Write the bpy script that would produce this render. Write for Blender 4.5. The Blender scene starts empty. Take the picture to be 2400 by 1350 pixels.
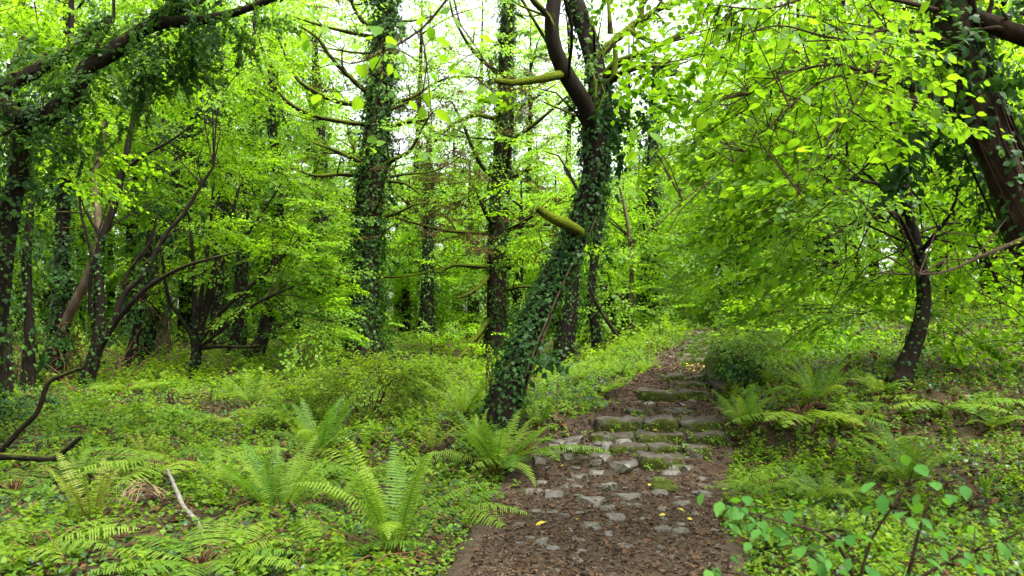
import bpy, math
import numpy as np
from mathutils import Matrix, Vector

R = math.radians
scene = bpy.context.scene
rng = np.random.default_rng(11)

# ------------------------------------------------------------------ camera
F_PX, CAM_Z, PITCH = 1867.0, 1.45, R(2.0)      # focal length in pixels of the 2400 px wide photograph
cam_data = bpy.data.cameras.new('camera')
cam_data.sensor_width = 36.0
cam_data.lens = 36.0 * F_PX / 2400.0
cam_data.clip_start = 0.05
cam_data.clip_end = 600.0
cam_data.dof.use_dof = True
cam_data.dof.focus_distance = 9.5
cam_data.dof.aperture_fstop = 4.5
cam = bpy.data.objects.new('camera', cam_data)
scene.collection.objects.link(cam)
cam.location = (0, 0, CAM_Z)
cam.rotation_euler = (R(90) + PITCH, 0, 0)
scene.camera = cam

# ------------------------------------------------------------------ sky, sun, exposure
SUN_EL, SUN_AZ = R(66), R(125)                  # azimuth from +Y (into the picture), clockwise
world = bpy.data.worlds.new('World')
scene.world = world
world.use_nodes = True
wn = world.node_tree.nodes
wl = world.node_tree.links
wn.clear()
w_out = wn.new('ShaderNodeOutputWorld')
w_bg = wn.new('ShaderNodeBackground')
w_sky = wn.new('ShaderNodeTexSky')
w_sky.sky_type = 'NISHITA'
w_sky.sun_disc = False
w_sky.sun_elevation = SUN_EL
w_sky.sun_rotation = SUN_AZ
w_sky.air_density = 1.0
w_sky.dust_density = 4.0
w_sky.ozone_density = 1.0
w_hs = wn.new('ShaderNodeHueSaturation')        # overcast: the blue is mostly washed out
w_hs.inputs['Saturation'].default_value = 0.22
w_hs.inputs['Value'].default_value = 1.0
w_bg.inputs['Strength'].default_value = 0.12
wl.new(w_sky.outputs[0], w_hs.inputs['Color'])
wl.new(w_hs.outputs[0], w_bg.inputs[0])
wl.new(w_bg.outputs[0], w_out.inputs[0])

sun_data = bpy.data.lights.new('sun', 'SUN')
sun_data.energy = 1.5
sun_data.angle = R(16)
sun_data.color = (1.0, 0.96, 0.88)
sun = bpy.data.objects.new('sun', sun_data)
scene.collection.objects.link(sun)
_sd = Vector((math.sin(SUN_AZ) * math.cos(SUN_EL), math.cos(SUN_AZ) * math.cos(SUN_EL), math.sin(SUN_EL)))
sun.rotation_euler = (-_sd).to_track_quat('-Z', 'Y').to_euler()

vs = scene.view_settings
vs.view_transform = 'Standard'
vs.look = 'None'
vs.exposure = 2.45
vs.gamma = 1.0
vs.use_curve_mapping = False
cy = scene.cycles
cy.max_bounces = 10
cy.diffuse_bounces = 4
cy.glossy_bounces = 2
cy.transmission_bounces = 4
cy.transparent_max_bounces = 4
cy.caustics_reflective = False
cy.caustics_refractive = False
cy.use_denoising = True
try:
    cy.denoiser = 'OPENIMAGEDENOISE'
    cy.denoising_prefilter = 'ACCURATE'
except Exception:
    pass
cy.use_adaptive_sampling = True
cy.adaptive_threshold = 0.02

# ------------------------------------------------------------------ helpers
_c, _s = math.cos(PITCH), math.sin(PITCH)
C_FWD = np.array([0, _c, _s]); C_UP = np.array([0, -_s, _c]); C_RT = np.array([1.0, 0, 0])
C_POS = np.array([0, 0, CAM_Z])


def ray(px, py):
    return C_FWD + C_RT * ((px - 1200) / F_PX) + C_UP * ((675 - py) / F_PX)


def P(px, py, d):
    v = ray(px, py)
    return C_POS + v * (d / v[1])


def sn(x, y, z=0.0, f=1.0, seed=0):
    """cheap smooth noise in about -1..1"""
    r = np.random.default_rng(seed)
    o = 0.0
    for k in range(5):
        a = r.normal(size=3); ph = r.uniform(0, 6.28)
        a = a / np.linalg.norm(a) * (1.0 + 0.7 * k)
        o = o + np.sin(f * (a[0] * x + a[1] * y + a[2] * z) * 2.2 + ph) / (1 + 0.45 * k)
    return o / 2.2


class MB:
    """collects vertices and faces for ONE mesh"""
    def __init__(self):
        self.v, self.f, self.m, self.n = [], [], [], 0

    def add(self, V, F, mat=0):
        V = np.asarray(V, float).reshape(-1, 3)
        F = np.asarray(F, np.int64)
        if len(F) == 0:
            return
        self.v.append(V); self.f.append(F + self.n); self.m.append((mat, len(F)))
        self.n += len(V)

    def mesh(self, name, mats, loc=(0, 0, 0), smooth=True):
        V = np.concatenate(self.v) - np.asarray(loc, float)
        me = bpy.data.meshes.new(name)
        lens = np.concatenate([np.full(len(f), f.shape[1], np.int64) for f in self.f])
        idx = np.concatenate([f.ravel() for f in self.f])
        me.vertices.add(len(V)); me.vertices.foreach_set('co', V.astype(np.float32).ravel())
        me.loops.add(len(idx)); me.loops.foreach_set('vertex_index', idx.astype(np.int32))
        me.polygons.add(len(lens))
        st = np.concatenate([[0], np.cumsum(lens)[:-1]])
        me.polygons.foreach_set('loop_start', st.astype(np.int32))
        mi = np.concatenate([np.full(n, m, np.int32) for m, n in self.m])
        for m in mats:
            me.materials.append(M[m])
        me.polygons.foreach_set('material_index', mi)
        me.polygons.foreach_set('use_smooth', np.full(len(lens), bool(smooth)))
        me.update(calc_edges=True)
        return me


def link(name, me, parent=None, loc=(0, 0, 0)):
    o = bpy.data.objects.new(name, me)
    scene.collection.objects.link(o)
    o.location = loc
    if parent is not None:
        o.parent = parent
    return o


def part(root, name, mb, mats, smooth=True, kind=None, label=None, parent=None):
    """a mesh built in world coordinates, stored relative to the thing's base and parented to it"""
    if not mb.v:
        return None
    o = link(name, mb.mesh(name, mats, root.location, smooth), parent or root)
    if kind: o['kind'] = kind
    if label: o['label'] = label
    return o


def tag(o, label, cat=None, group=None, kind=None):
    o['label'] = label
    if cat: o['category'] = cat
    if group: o['group'] = group
    if kind: o['kind'] = kind
    return o


def thing(name, label, cat, loc, group=None):
    return tag(link(name, None, None, tuple(float(a) for a in loc)), label, cat, group)


def single(name, mb, mats, loc, label, cat=None, group=None, kind=None, smooth=True):
    o = link(name, mb.mesh(name, mats, loc, smooth), None, tuple(float(a) for a in loc))
    return tag(o, label, cat, group, kind)


def mats3(yaw, pitch, roll):
    """N rotation matrices Rz(yaw) Rx(pitch) Ry(roll)"""
    cz, sz, cx, sx, cy_, sy = np.cos(yaw), np.sin(yaw), np.cos(pitch), np.sin(pitch), np.cos(roll), np.sin(roll)
    o = np.zeros((len(yaw), 3, 3))
    # Rz*Rx
    a = np.zeros_like(o)
    a[:, 0, 0] = cz; a[:, 0, 1] = -sz * cx; a[:, 0, 2] = sz * sx
    a[:, 1, 0] = sz; a[:, 1, 1] = cz * cx; a[:, 1, 2] = -cz * sx
    a[:, 2, 1] = sx; a[:, 2, 2] = cx
    b = np.zeros_like(o)
    b[:, 0, 0] = cy_; b[:, 0, 2] = sy; b[:, 1, 1] = 1; b[:, 2, 0] = -sy; b[:, 2, 2] = cy_
    return a @ b


def inst(mb, V, F, Mx, T, mat=0):
    """N transformed copies of a small shape joined into the mesh"""
    if len(T) == 0:
        return
    W = np.einsum('nij,vj->nvi', Mx, V) + T[:, None, :]
    FF = F[None] + (np.arange(len(T)) * len(V))[:, None, None]
    mb.add(W.reshape(-1, 3), FF.reshape(-1, F.shape[1]), mat)


def catmull(pts, rad, step):
    pts = np.asarray(pts, float); rad = np.asarray(rad, float)
    p = np.vstack([2 * pts[0] - pts[1], pts, 2 * pts[-1] - pts[-2]])
    out, rr = [], []
    for i in range(len(pts) - 1):
        n = max(1, int(np.linalg.norm(pts[i + 1] - pts[i]) / step))
        t = (np.arange(n) / n)[:, None]
        a, b, c, d = p[i], p[i + 1], p[i + 2], p[i + 3]
        out.append(0.5 * ((2 * b) + (c - a) * t + (2 * a - 5 * b + 4 * c - d) * t ** 2 + (3 * b - a - 3 * c + d) * t ** 3))
        rr.append(rad[i] + (rad[i + 1] - rad[i]) * t[:, 0])
    out.append(pts[-1:]); rr.append(rad[-1:])
    return np.vstack(out), np.concatenate(rr)


def frames(c):
    t = np.gradient(c, axis=0)
    t /= np.linalg.norm(t, axis=1)[:, None] + 1e-9
    ref = np.array([0.0, 1, 0]) if abs(t[0][1]) < 0.8 else np.array([1.0, 0, 0])
    n = np.zeros_like(c)
    for i in range(len(c)):
        v = ref - t[i] * np.dot(ref, t[i])
        v /= np.linalg.norm(v) + 1e-9
        n[i] = v; ref = v
    return t, n, np.cross(t, n)


def tube(mb, pts, rad, sides=8, step=0.15, mat=0, rough=0.0, seed=0, flute=0.0):
    c, r = catmull(pts, rad, step)
    t, n, b = frames(c)
    th = np.linspace(0, 2 * np.pi, sides, endpoint=False)
    ring = n[:, None] * np.cos(th)[None, :, None] + b[:, None] * np.sin(th)[None, :, None]
    rr = np.repeat(r[:, None], sides, 1)
    if flute:
        rr = rr * (1 + flute * np.sin(th * 5 + seed)[None] * np.linspace(1, 0.2, len(c))[:, None])
    V = c[:, None] + ring * rr[..., None]
    if rough:
        V = V + ring * (rr * rough * sn(V[..., 0], V[..., 1], V[..., 2] * 0.5, 5.0 / max(r.max(), .02) * 0.12, seed))[..., None]
    k = len(c)
    i = np.arange(k - 1)[:, None] * sides; j = np.arange(sides)[None]
    j2 = (j + 1) % sides
    Q = np.stack([i + j, i + j2, i + sides + j2, i + sides + j], -1).reshape(-1, 4)
    mb.add(V.reshape(-1, 3), Q, mat)
    e = np.vstack([V[-1], c[-1:] + t[-1:] * r[-1] * 0.4])
    mb.add(e, np.array([[a, (a + 1) % sides, sides] for a in range(sides)]), mat)
    return c, r


# ------------------------------------------------------------------ materials
M = {}


def nodes_of(name):
    m = bpy.data.materials.new(name)
    m.use_nodes = True
    nt = m.node_tree
    nt.nodes.clear()
    M[name] = m
    return nt.nodes, nt.links


def leaf_mat(name, c1, c2, t1, t2, mix=0.5, rough=0.42, spec=0.35, per_object=False):
    n, l = nodes_of(name)
    out = n.new('ShaderNodeOutputMaterial')
    geo = n.new('ShaderNodeObjectInfo' if per_object else 'ShaderNodeNewGeometry')
    def ramp(a, b):
        r = n.new('ShaderNodeMix'); r.data_type = 'RGBA'
        r.inputs[6].default_value = (*a, 1); r.inputs[7].default_value = (*b, 1)
        l.new(geo.outputs['Random' if per_object else 'Random Per Island'], r.inputs[0])
        return r.outputs[2]
    p = n.new('ShaderNodeBsdfPrincipled')
    p.inputs['Roughness'].default_value = rough
    p.inputs['Specular IOR Level'].default_value = spec
    l.new(ramp(c1, c2), p.inputs['Base Color'])
    t = n.new('ShaderNodeBsdfTranslucent')
    l.new(ramp(t1, t2), t.inputs['Color'])
    mx = n.new('ShaderNodeMixShader')
    mx.inputs[0].default_value = mix
    l.new(p.outputs[0], mx.inputs[1]); l.new(t.outputs[0], mx.inputs[2])
    l.new(mx.outputs[0], out.inputs[0])


leaf_mat('leaf_lime', (.085, .19, .010), (.16, .28, .015), (.25, .52, .010), (.39, .66, .016), .56, .45, .22)
leaf_mat('leaf_pale', (.11, .24, .025), (.17, .31, .04), (.32, .58, .04), (.43, .70, .06), .55, .45, .25)
leaf_mat('leaf_mid', (.045, .12, .009), (.09, .19, .012), (.18, .38, .01), (.3, .52, .015), .5, .45, .25)
leaf_mat('leaf_dull', (.035, .085, .010), (.08, .14, .018), (.11, .24, .01), (.22, .34, .02), .48, .5, .2)
leaf_mat('leaf_near', (.06, .155, .008), (.12, .23, .012), (.19, .44, .008), (.33, .57, .012), .52, .45, .18)
leaf_mat('leaf_blue', (.035, .12, .02), (.065, .17, .025), (.10, .30, .015), (.16, .38, .02), .4, .6, .1)
leaf_mat('ivy_leaf', (.010, .036, .007), (.030, .082, .014), (.03, .10, .008), (.09, .21, .012), .25, .45, .14)
leaf_mat('ivy_light', (.025, .075, .010), (.07, .15, .018), (.07, .18, .010), (.17, .32, .016), .33, .45, .14)
leaf_mat('herb_leaf', (.06, .13, .008), (.14, .225, .014), (.18, .34, .008), (.32, .48, .015), .42, .55, .12)
leaf_mat('ivy_ground', (.010, .036, .008), (.035, .085, .016), (.03, .09, .008), (.08, .18, .012), .22, .38, .28)
leaf_mat('ivy_pale', (.035, .095, .008), (.11, .19, .014), (.1, .22, .008), (.24, .38, .012), .35, .5, .15)
leaf_mat('clover', (.08, .18, .014), (.15, .26, .022), (.2, .40, .015), (.34, .54, .03), .38, .5, .18)
leaf_mat('fern_leaf', (.055, .14, .014), (.16, .24, .022), (.14, .31, .014), (.30, .44, .025), .38, .5, .2, True)
leaf_mat('fern_yellow', (.12, .17, .015), (.16, .2, .02), (.22, .32, .02), (.28, .36, .03), .36, .5, .2)
leaf_mat('dead_leaf', (.035, .018, .008), (.12, .06, .025), (.08, .04, .01), (.16, .08, .02), .2, .7, .2)
leaf_mat('yellow_leaf', (.45, .36, .03), (.55, .45, .06), (.4, .3, .02), (.5, .4, .03), .3, .5)
leaf_mat('conifer_twig', (.06, .045, .015), (.13, .10, .03), (.10, .08, .02), (.2, .17, .04), .3, .8, .1)
leaf_mat('petal', (.10, .11, .30), (.14, .15, .36), (.1, .1, .3), (.15, .15, .35), .3)
leaf_mat('moss_tuft', (.055, .10, .008), (.13, .17, .014), (.08, .15, .01), (.18, .24, .02), .25, .8, .1)
leaf_mat('chip', (.022, .014, .008), (.105, .072, .046), (.05, .03, .01), (.08, .04, .02), .02, .8, .1)


def surf_mat(name, cols, scale, moss=None, moss_amt=0.0, moss_dir=(0, 0, 1), rough=0.8, bump=0.4, bscale=30.0, stretch=(1, 1, 1), spec=0.3):
    """rock, bark, soil: noise between colours, optional moss by facing and noise, bump"""
    n, l = nodes_of(name)
    out = n.new('ShaderNodeOutputMaterial')
    p = n.new('ShaderNodeBsdfPrincipled')
    p.inputs['Roughness'].default_value = rough
    p.inputs['Specular IOR Level'].default_value = spec
    geo = n.new('ShaderNodeNewGeometry')
    mp = n.new('ShaderNodeMapping'); mp.inputs['Scale'].default_value = stretch
    l.new(geo.outputs['Position'], mp.inputs['Vector'])
    n1 = n.new('ShaderNodeTexNoise'); n1.inputs['Scale'].default_value = scale; n1.inputs['Detail'].default_value = 8; n1.inputs['Roughness'].default_value = .7
    l.new(mp.outputs[0], n1.inputs['Vector'])
    cr = n.new('ShaderNodeValToRGB')
    els = cr.color_ramp.elements
    els[0].position = 0.28; els[0].color = (*cols[0], 1)
    els[1].position = 0.72; els[1].color = (*cols[-1], 1)
    for k, c in enumerate(cols[1:-1]):
        e = els.new(0.28 + 0.44 * (k + 1) / (len(cols) - 1)); e.color = (*c, 1)
    l.new(n1.outputs['Fac'], cr.inputs[0])
    col = cr.outputs[0]
    n2 = n.new('ShaderNodeTexNoise'); n2.inputs['Scale'].default_value = bscale; n2.inputs['Detail'].default_value = 6
    l.new(mp.outputs[0], n2.inputs['Vector'])
    bp = n.new('ShaderNodeBump'); bp.inputs['Strength'].default_value = bump; bp.inputs['Distance'].default_value = 0.02
    l.new(n2.outputs['Fac'], bp.inputs['Height'])
    l.new(bp.outputs[0], p.inputs['Normal'])
    if moss:
        dt = n.new('ShaderNodeVectorMath'); dt.operation = 'DOT_PRODUCT'
        dt.inputs[1].default_value = moss_dir
        l.new(geo.outputs['True Normal'], dt.inputs[0])
        n3 = n.new('ShaderNodeTexNoise'); n3.inputs['Scale'].default_value = 5.0; n3.inputs['Detail'].default_value = 5
        l.new(geo.outputs['Position'], n3.inputs['Vector'])
        a1 = n.new('ShaderNodeMath'); a1.operation = 'MULTIPLY_ADD'
        l.new(dt.outputs['Value'], a1.inputs[0]); a1.inputs[1].default_value = .35
        l.new(n3.outputs['Fac'], a1.inputs[2])
        mr = n.new('ShaderNodeMapRange')
        mr.inputs['From Min'].default_value = 0.78 - moss_amt; mr.inputs['From Max'].default_value = 0.92 - moss_amt
        l.new(a1.outputs[0], mr.inputs['Value'])
        n4 = n.new('ShaderNodeTexNoise'); n4.inputs['Scale'].default_value = 60
        l.new(geo.outputs['Position'], n4.inputs['Vector'])
        mm = n.new('ShaderNodeMix'); mm.data_type = 'RGBA'
        mm.inputs[6].default_value = (*moss[0], 1); mm.inputs[7].default_value = (*moss[1], 1)
        l.new(n4.outputs['Fac'], mm.inputs[0])
        mx = n.new('ShaderNodeMix'); mx.data_type = 'RGBA'
        l.new(mr.outputs[0], mx.inputs[0]); l.new(col, mx.inputs[6]); l.new(mm.outputs[2], mx.inputs[7])
        col = mx.outputs[2]
        rm = n.new('ShaderNodeMapRange'); rm.inputs['To Min'].default_value = rough; rm.inputs['To Max'].default_value = 0.95
        l.new(mr.outputs[0], rm.inputs['Value']); l.new(rm.outputs[0], p.inputs['Roughness'])
    l.new(col, p.inputs['Base Color'])
    l.new(p.outputs[0], out.inputs[0])


MOSS = ((.022, .034, .005), (.085, .105, .010))
surf_mat('bark', ((.005, .004, .003), (.013, .010, .007), (.028, .022, .015)), 9, MOSS, .10, (0, 0, 1), .85, .7, 26, (1, 1, .22), spec=.06)
surf_mat('bark_mossy', ((.009, .007, .005), (.022, .017, .010), (.045, .035, .020)), 9, ((.035, .055, .006), (.13, .165, .012)), .38, (0, 0, 1), .9, .7, 26, (1, 1, .25), spec=.06)
surf_mat('bark_brown', ((.009, .0055, .0035), (.024, .015, .010), (.048, .031, .020)), 10, MOSS, .0, (0, 0, 1), .85, .8, 30, (1, 1, .2), spec=.06)
surf_mat('bark_near', ((.008, .005, .003), (.030, .018, .011), (.075, .052, .032)), 14, MOSS, .12, (-.4, 0, .6), .9, 1.0, 30, (1, 1, .3), spec=.15)
surf_mat('moss_wood', ((.01, .008, .005), (.025, .02, .012), (.05, .04, .025)), 9, ((.04, .06, .006), (.14, .175, .012)), .62, (0, 0, 1), .95, 1.0, 60, spec=.05)
surf_mat('bark_pale', ((.03, .022, .014), (.09, .066, .042), (.16, .12, .08)), 7, MOSS, .05, (0, 0, 1), .8, .5, 22, (1, 1, .4), spec=.06)
surf_mat('twig', ((.018, .012, .007), (.05, .034, .02)), 14, None, 0, rough=.85, bump=.2, spec=.06)
surf_mat('dry_wood', ((.10, .06, .035), (.25, .16, .09), (.34, .24, .15)), 16, None, 0, rough=.75, bump=.4, stretch=(.3, 1, 1))
surf_mat('birch_wood', ((.03, .024, .02), (.15, .135, .115), (.23, .21, .185)), 18, None, 0, rough=.7, bump=.3)
surf_mat('slate', ((.03, .025, .02), (.078, .067, .055), (.155, .14, .12)), 11, MOSS, .04, (0, -.8, -.4), .45, .55, 40, spec=.4)
surf_mat('step_stone', ((.022, .017, .013), (.058, .048, .038), (.12, .108, .09)), 9, ((.02, .026, .006), (.06, .07, .010)), .12, (0, -1, -.25), .8, .8, 34, spec=.15)
surf_mat('mossy_stone', ((.05, .045, .04), (.13, .12, .105), (.22, .21, .19)), 9, MOSS, .34, (-.3, -.3, .9), .6, .6, 34)
surf_mat('soil', ((.025, .017, .011), (.052, .037, .025), (.085, .063, .045)), 16, None, 0, rough=.95, bump=.9, bscale=70, spec=.08)
surf_mat('forest_floor', ((.018, .014, .008), (.04, .028, .015), (.05, .036, .02)), 4, MOSS, -.16, (0, 0, 1), .95, .8, 40, spec=.1)
surf_mat('fern_stalk', ((.05, .022, .010), (.13, .06, .025)), 30, None, 0, rough=.8, bump=.2)

# ------------------------------------------------------------------ terrain and path
PD = np.array([-6, 0, 3, 4.4, 5.9, 6.6, 7.4, 8.0, 9.0, 9.8, 10.4, 11.5, 12.9, 14.0, 15.6, 18, 22, 40, 200.])
PL = np.array([-1.2, -.8, -.35, -.22, -.02, .02, .16, .62, 1.10, 1.26, 1.62, 2.02, 2.36, 2.88, 3.5, 4.25, 5.2, 9, 9])
PR = np.array([.9, .9, 1.0, 1.16, 1.44, 1.60, 1.86, 2.08, 2.26, 2.45, 2.64, 2.94, 3.32, 3.72, 4.25, 4.85, 5.7, 9.4, 9.4])
ZD = np.array([-20, 7.3, 8.1, 9.6, 10.5, 12.8, 15.4, 20, 30, 60, 300.])
ZZ = np.array([0, 0, .42, .44, .63, .67, 1.05, 1.35, 1.7, 2.6, 6.0])
LD = np.array([-20, 12, 20, 30, 60, 300.]); LZ = np.array([0, 0, .12, .42, 1.3, 4.0])


def ground(x, y):
    x = np.asarray(x, float); y = np.asarray(y, float)
    zl, zp = np.interp(y, LD, LZ), np.interp(y, ZD, ZZ)
    l, r = np.interp(y, PD, PL), np.interp(y, PD, PR)
    s = np.where(x < l, x - l, np.where(x > r, x - r, 0))
    wl_ = np.clip(-s / 3.2, 0, 1); wl_ = wl_ * wl_ * (3 - 2 * wl_)
    z = zp + (zl - zp) * wl_
    bank = np.clip(s, 0, 12)
    z = z + np.where(s > 0, .05 * bank + .12 * np.clip((bank - .6) / 1.5, 0, 1) * np.clip((y - 5) / 4, 0, 1), 0)
    edge = np.clip(np.abs(s) / .35, 0, 1)
    bumps = .07 * sn(x, y, 0, .45, 1) + .035 * sn(x, y, 0, 1.3, 2) + .02 * sn(x, y, 0, 3.5, 3)
    z = z + edge * (.05 + bumps) - (1 - edge) * .14
    return z


SD, SZ = [-20, 7.25, 7.5], [0, 0, .125]
for _d, _z in [(7.56, .20), (7.76, .29), (7.98, .385), (9.72, .52), (10.15, .585), (10.5, .64)] + [(12.9 + .36 * i, .735 + .052 * i) for i in range(8)]:
    SD += [_d + .06, _d + .16]; SZ += [SZ[-1] + .008, _z]
SD += [20, 40]; SZ += [1.35, 2.0]


def path_z(x, y):
    z = np.interp(y, SD, SZ)
    return z + .012 * sn(x, y, 0, 2.5, 5) + .008 * sn(x, y, 0, 7, 6) + .012


def hit(px, py):
    v = ray(px, py)
    d = np.linspace(2.0, 80, 8000)
    pts = C_POS[None] + v[None] * (d / v[1])[:, None]
    g = ground(pts[:, 0], pts[:, 1])
    k = np.argmax(pts[:, 2] < g)
    k = k if k > 0 else len(d) - 1
    return pts[k]


def on_ground(x, y, dz=0.0):
    return np.array([x, y, float(ground(x, y)) + dz])


def px_scale(p):
    return F_PX / p[1]


gx = np.unique(np.concatenate([np.linspace(-12, 14, 130), np.linspace(-160, -12, 40), np.linspace(14, 160, 40)]))
gy = np.unique(np.concatenate([np.linspace(-3, 20, 110), np.linspace(20, 220, 60), np.linspace(-25, -3, 12)]))
XX, YY = np.meshgrid(gx, gy)
ZG = ground(XX, YY)
gm = MB()
a = (np.arange(len(gy) - 1)[:, None] * len(gx) + np.arange(len(gx) - 1)[None]).ravel()
gm.add(np.stack([XX, YY, ZG], -1).reshape(-1, 3), np.stack([a, a + 1, a + 1 + len(gx), a + len(gx)], -1))
single('ground', gm, ['forest_floor'], (0, 0, 0), 'brown woodland floor under ivy and moss', kind='structure')

pm = MB()
ny, nx = 260, 34
ty = np.linspace(1.0, 19, ny); tx = np.linspace(-.06, 1.06, nx)
YP = np.repeat(ty[:, None], nx, 1)
Lx, Rx = np.interp(ty, PD, PL), np.interp(ty, PD, PR)
rag = .10 * sn(ty, ty * 0, 0, 2.1, 21) - .06
XP = (Lx + rag)[:, None] + ((Rx + .10 + .12 * sn(ty, ty * 0, 0, 2.3, 22)) - (Lx + rag))[:, None] * tx[None]
ZP = path_z(XP, YP)
ZP[:, 0] -= .12; ZP[:, -1] -= .12
a = (np.arange(ny - 1)[:, None] * nx + np.arange(nx - 1)[None]).ravel()
pm.add(np.stack([XP, YP, ZP], -1).reshape(-1, 3), np.stack([a, a + 1, a + 1 + nx, a + nx], -1))
path = single('path', pm, ['soil'], (0, 0, 0), 'brown earth footpath strewn with stones climbing to steps', kind='structure')


# ------------------------------------------------------------------ stones
def ico(sub):
    import bmesh
    bm = bmesh.new(); bmesh.ops.create_icosphere(bm, subdivisions=sub, radius=1)
    V = np.array([v.co[:] for v in bm.verts]); F_ = np.array([[v.index for v in f.verts] for f in bm.faces]); bm.free()
    return V, F_


ICO2, ICO3 = ico(2), ico(3)


def rock_shape(seed, sub=ICO2, cuts=9, lo=.45, hi=.8):
    r = np.random.default_rng(seed); V = sub[0].copy()
    for _ in range(cuts):
        n = r.normal(size=3); n /= np.linalg.norm(n); c = r.uniform(lo, hi)
        d = V @ n; V = V - np.clip(d - c, 0, None)[:, None] * n
    n = np.array([0, 0, 1.0]); c = r.uniform(.3, .55); d = V @ n
    V = V - np.clip(d - c, 0, None)[:, None] * n
    V += .03 * r.normal(size=V.shape)
    return V / np.abs(V).max(0)


stone_meshes = []
for k in range(10):
    b_ = MB(); b_.add(rock_shape(100 + k), ICO2[1])
    stone_meshes.append(b_.mesh('stone', ['slate' if k < 8 else 'mossy_stone'], smooth=False))


def put_stone(px, py, wpx, hpx=None, k=None, yaw=None):
    p = hit(px, py); s = wpx / px_scale(p) / 2
    h = (hpx or wpx * .33) / px_scale(p)
    o = link('stone', stone_meshes[rng.integers(0, 8) if k is None else k], path)
    s *= 1.25
    o.location = (p[0], p[1] + s * .3, float(path_z(p[0], p[1])) - h * .12)
    o.scale = (s, s * rng.uniform(.8, 1.15), h * .95)
    o.rotation_euler = (rng.normal() * .1, rng.normal() * .1, rng.uniform(-.5, .5) if yaw is None else yaw)


for s in [(1310, 1065, 36), (1295, 1078, 32), (1300, 1100, 44, 18), (1260, 1102, 26), (1340, 1068, 55, 20), (1345, 1082, 40, 16), (1405, 1072, 28), (1430, 1085, 36, 16),
          (1470, 1078, 46, 18), (1383, 1095, 48, 14), (1330, 1102, 26), (1362, 1104, 24), (1405, 1112, 40, 12), (1335, 1118, 30, 10), (1415, 1122, 34, 14), (1368, 1118, 18),
          (1462, 1100, 30, 16), (1485, 1095, 26, 16), (1260, 1130, 34, 20), (1278, 1145, 20), (1395, 1130, 40, 12), (1460, 1138, 62, 20), (1400, 1152, 38, 22), (1350, 1158, 52, 12),
          (1355, 1142, 30, 8), (1512, 1126, 22), (1535, 1124, 30), (1570, 1120, 46, 12), (1575, 1140, 50, 18), (1572, 1154, 48, 20), (1610, 1148, 30), (1490, 1150, 18), (1270, 1176, 30, 16),
          (1410, 1180, 40, 12), (1355, 1184, 30, 12), (1325, 1186, 28, 8), (1250, 1200, 50, 16), (1295, 1212, 50, 18), (1385, 1228, 62, 18), (1420, 1238, 42, 14), (1468, 1216, 60, 8),
          (1545, 1204, 44, 20), (1600, 1236, 38, 12), (1640, 1258, 34, 12), (1450, 1264, 50, 24), (1384, 1290, 42, 20), (1425, 1280, 24), (1322, 1264, 24), (1355, 1330, 26), (1242, 1322, 22),
          (1218, 1330, 20), (1278, 1326, 30, 16), (1292, 1346, 34, 14), (1550, 1300, 42, 22), (1600, 1302, 44, 10), (1690, 1338, 40, 16), (1555, 1345, 26), (1460, 1342, 30), (1650, 1180, 34, 10),
          (1660, 1206, 40, 14), (1600, 1100, 20), (1635, 1110, 26, 16), (1612, 1118, 16), (1650, 1168, 30, 12), (1300, 1250, 26, 8), (1255, 1252, 26, 8), (1490, 1235, 24, 8), (1430, 1310, 24, 10),
          (1340, 1300, 24), (1505, 1325, 26), (1680, 1290, 36, 16), (1520, 970, 26, 8), (1560, 965, 20), (1600, 972, 24), (1625, 962, 18), (1500, 958, 16), (1610, 895, 24, 6), (1640, 892, 20, 6),
          (1575, 862, 22, 8), (1590, 856, 18)]:
    put_stone(*s)
for _ in range(130):
    d = rng.uniform(3.8, 7.5); u = rng.uniform(.05, .95)
    x = np.interp(d, PD, PL) * (1 - u) + np.interp(d, PD, PR) * u
    o = link('stone', stone_meshes[rng.integers(0, 8)], path)
    s = .009 + .06 * rng.random() ** 2.5
    o.location = (x, d, float(path_z(x, d)) - s * .05); o.scale = (s, s * .85, s * .42); o.rotation_euler = (0, 0, rng.uniform(0, 6.28))


def lone_stone(px, py, wpx, hpx, mat, label, seed):
    p = hit(px, py); s = wpx / px_scale(p) / 2; h = hpx / px_scale(p)
    mb = MB(); V = rock_shape(seed, ICO3, 11) * (s, s * .75, h * .62)
    z = float(path_z(p[0], p[1]))
    V = V + .006 * sn(V[:, 0], V[:, 1], V[:, 2], 30, seed)[:, None]
    mb.add(V + (p[0], p[1] + s * .4, z + h * .35), ICO3[1])
    single('stone', mb, [mat], (p[0], p[1] + s * .4, z), label, 'stone', smooth=False)


lone_stone(1555, 1195, 72, 42, 'mossy_stone', 'moss-covered rounded stone beside the broken stick on the path', 301)
lone_stone(1430, 1195, 36, 24, 'slate', 'small brown stone block lying between two pieces of stick', 302)
lone_stone(1270, 1340, 34, 18, 'slate', 'dark mossy stone beside the curled root at the bottom edge', 304)


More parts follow.
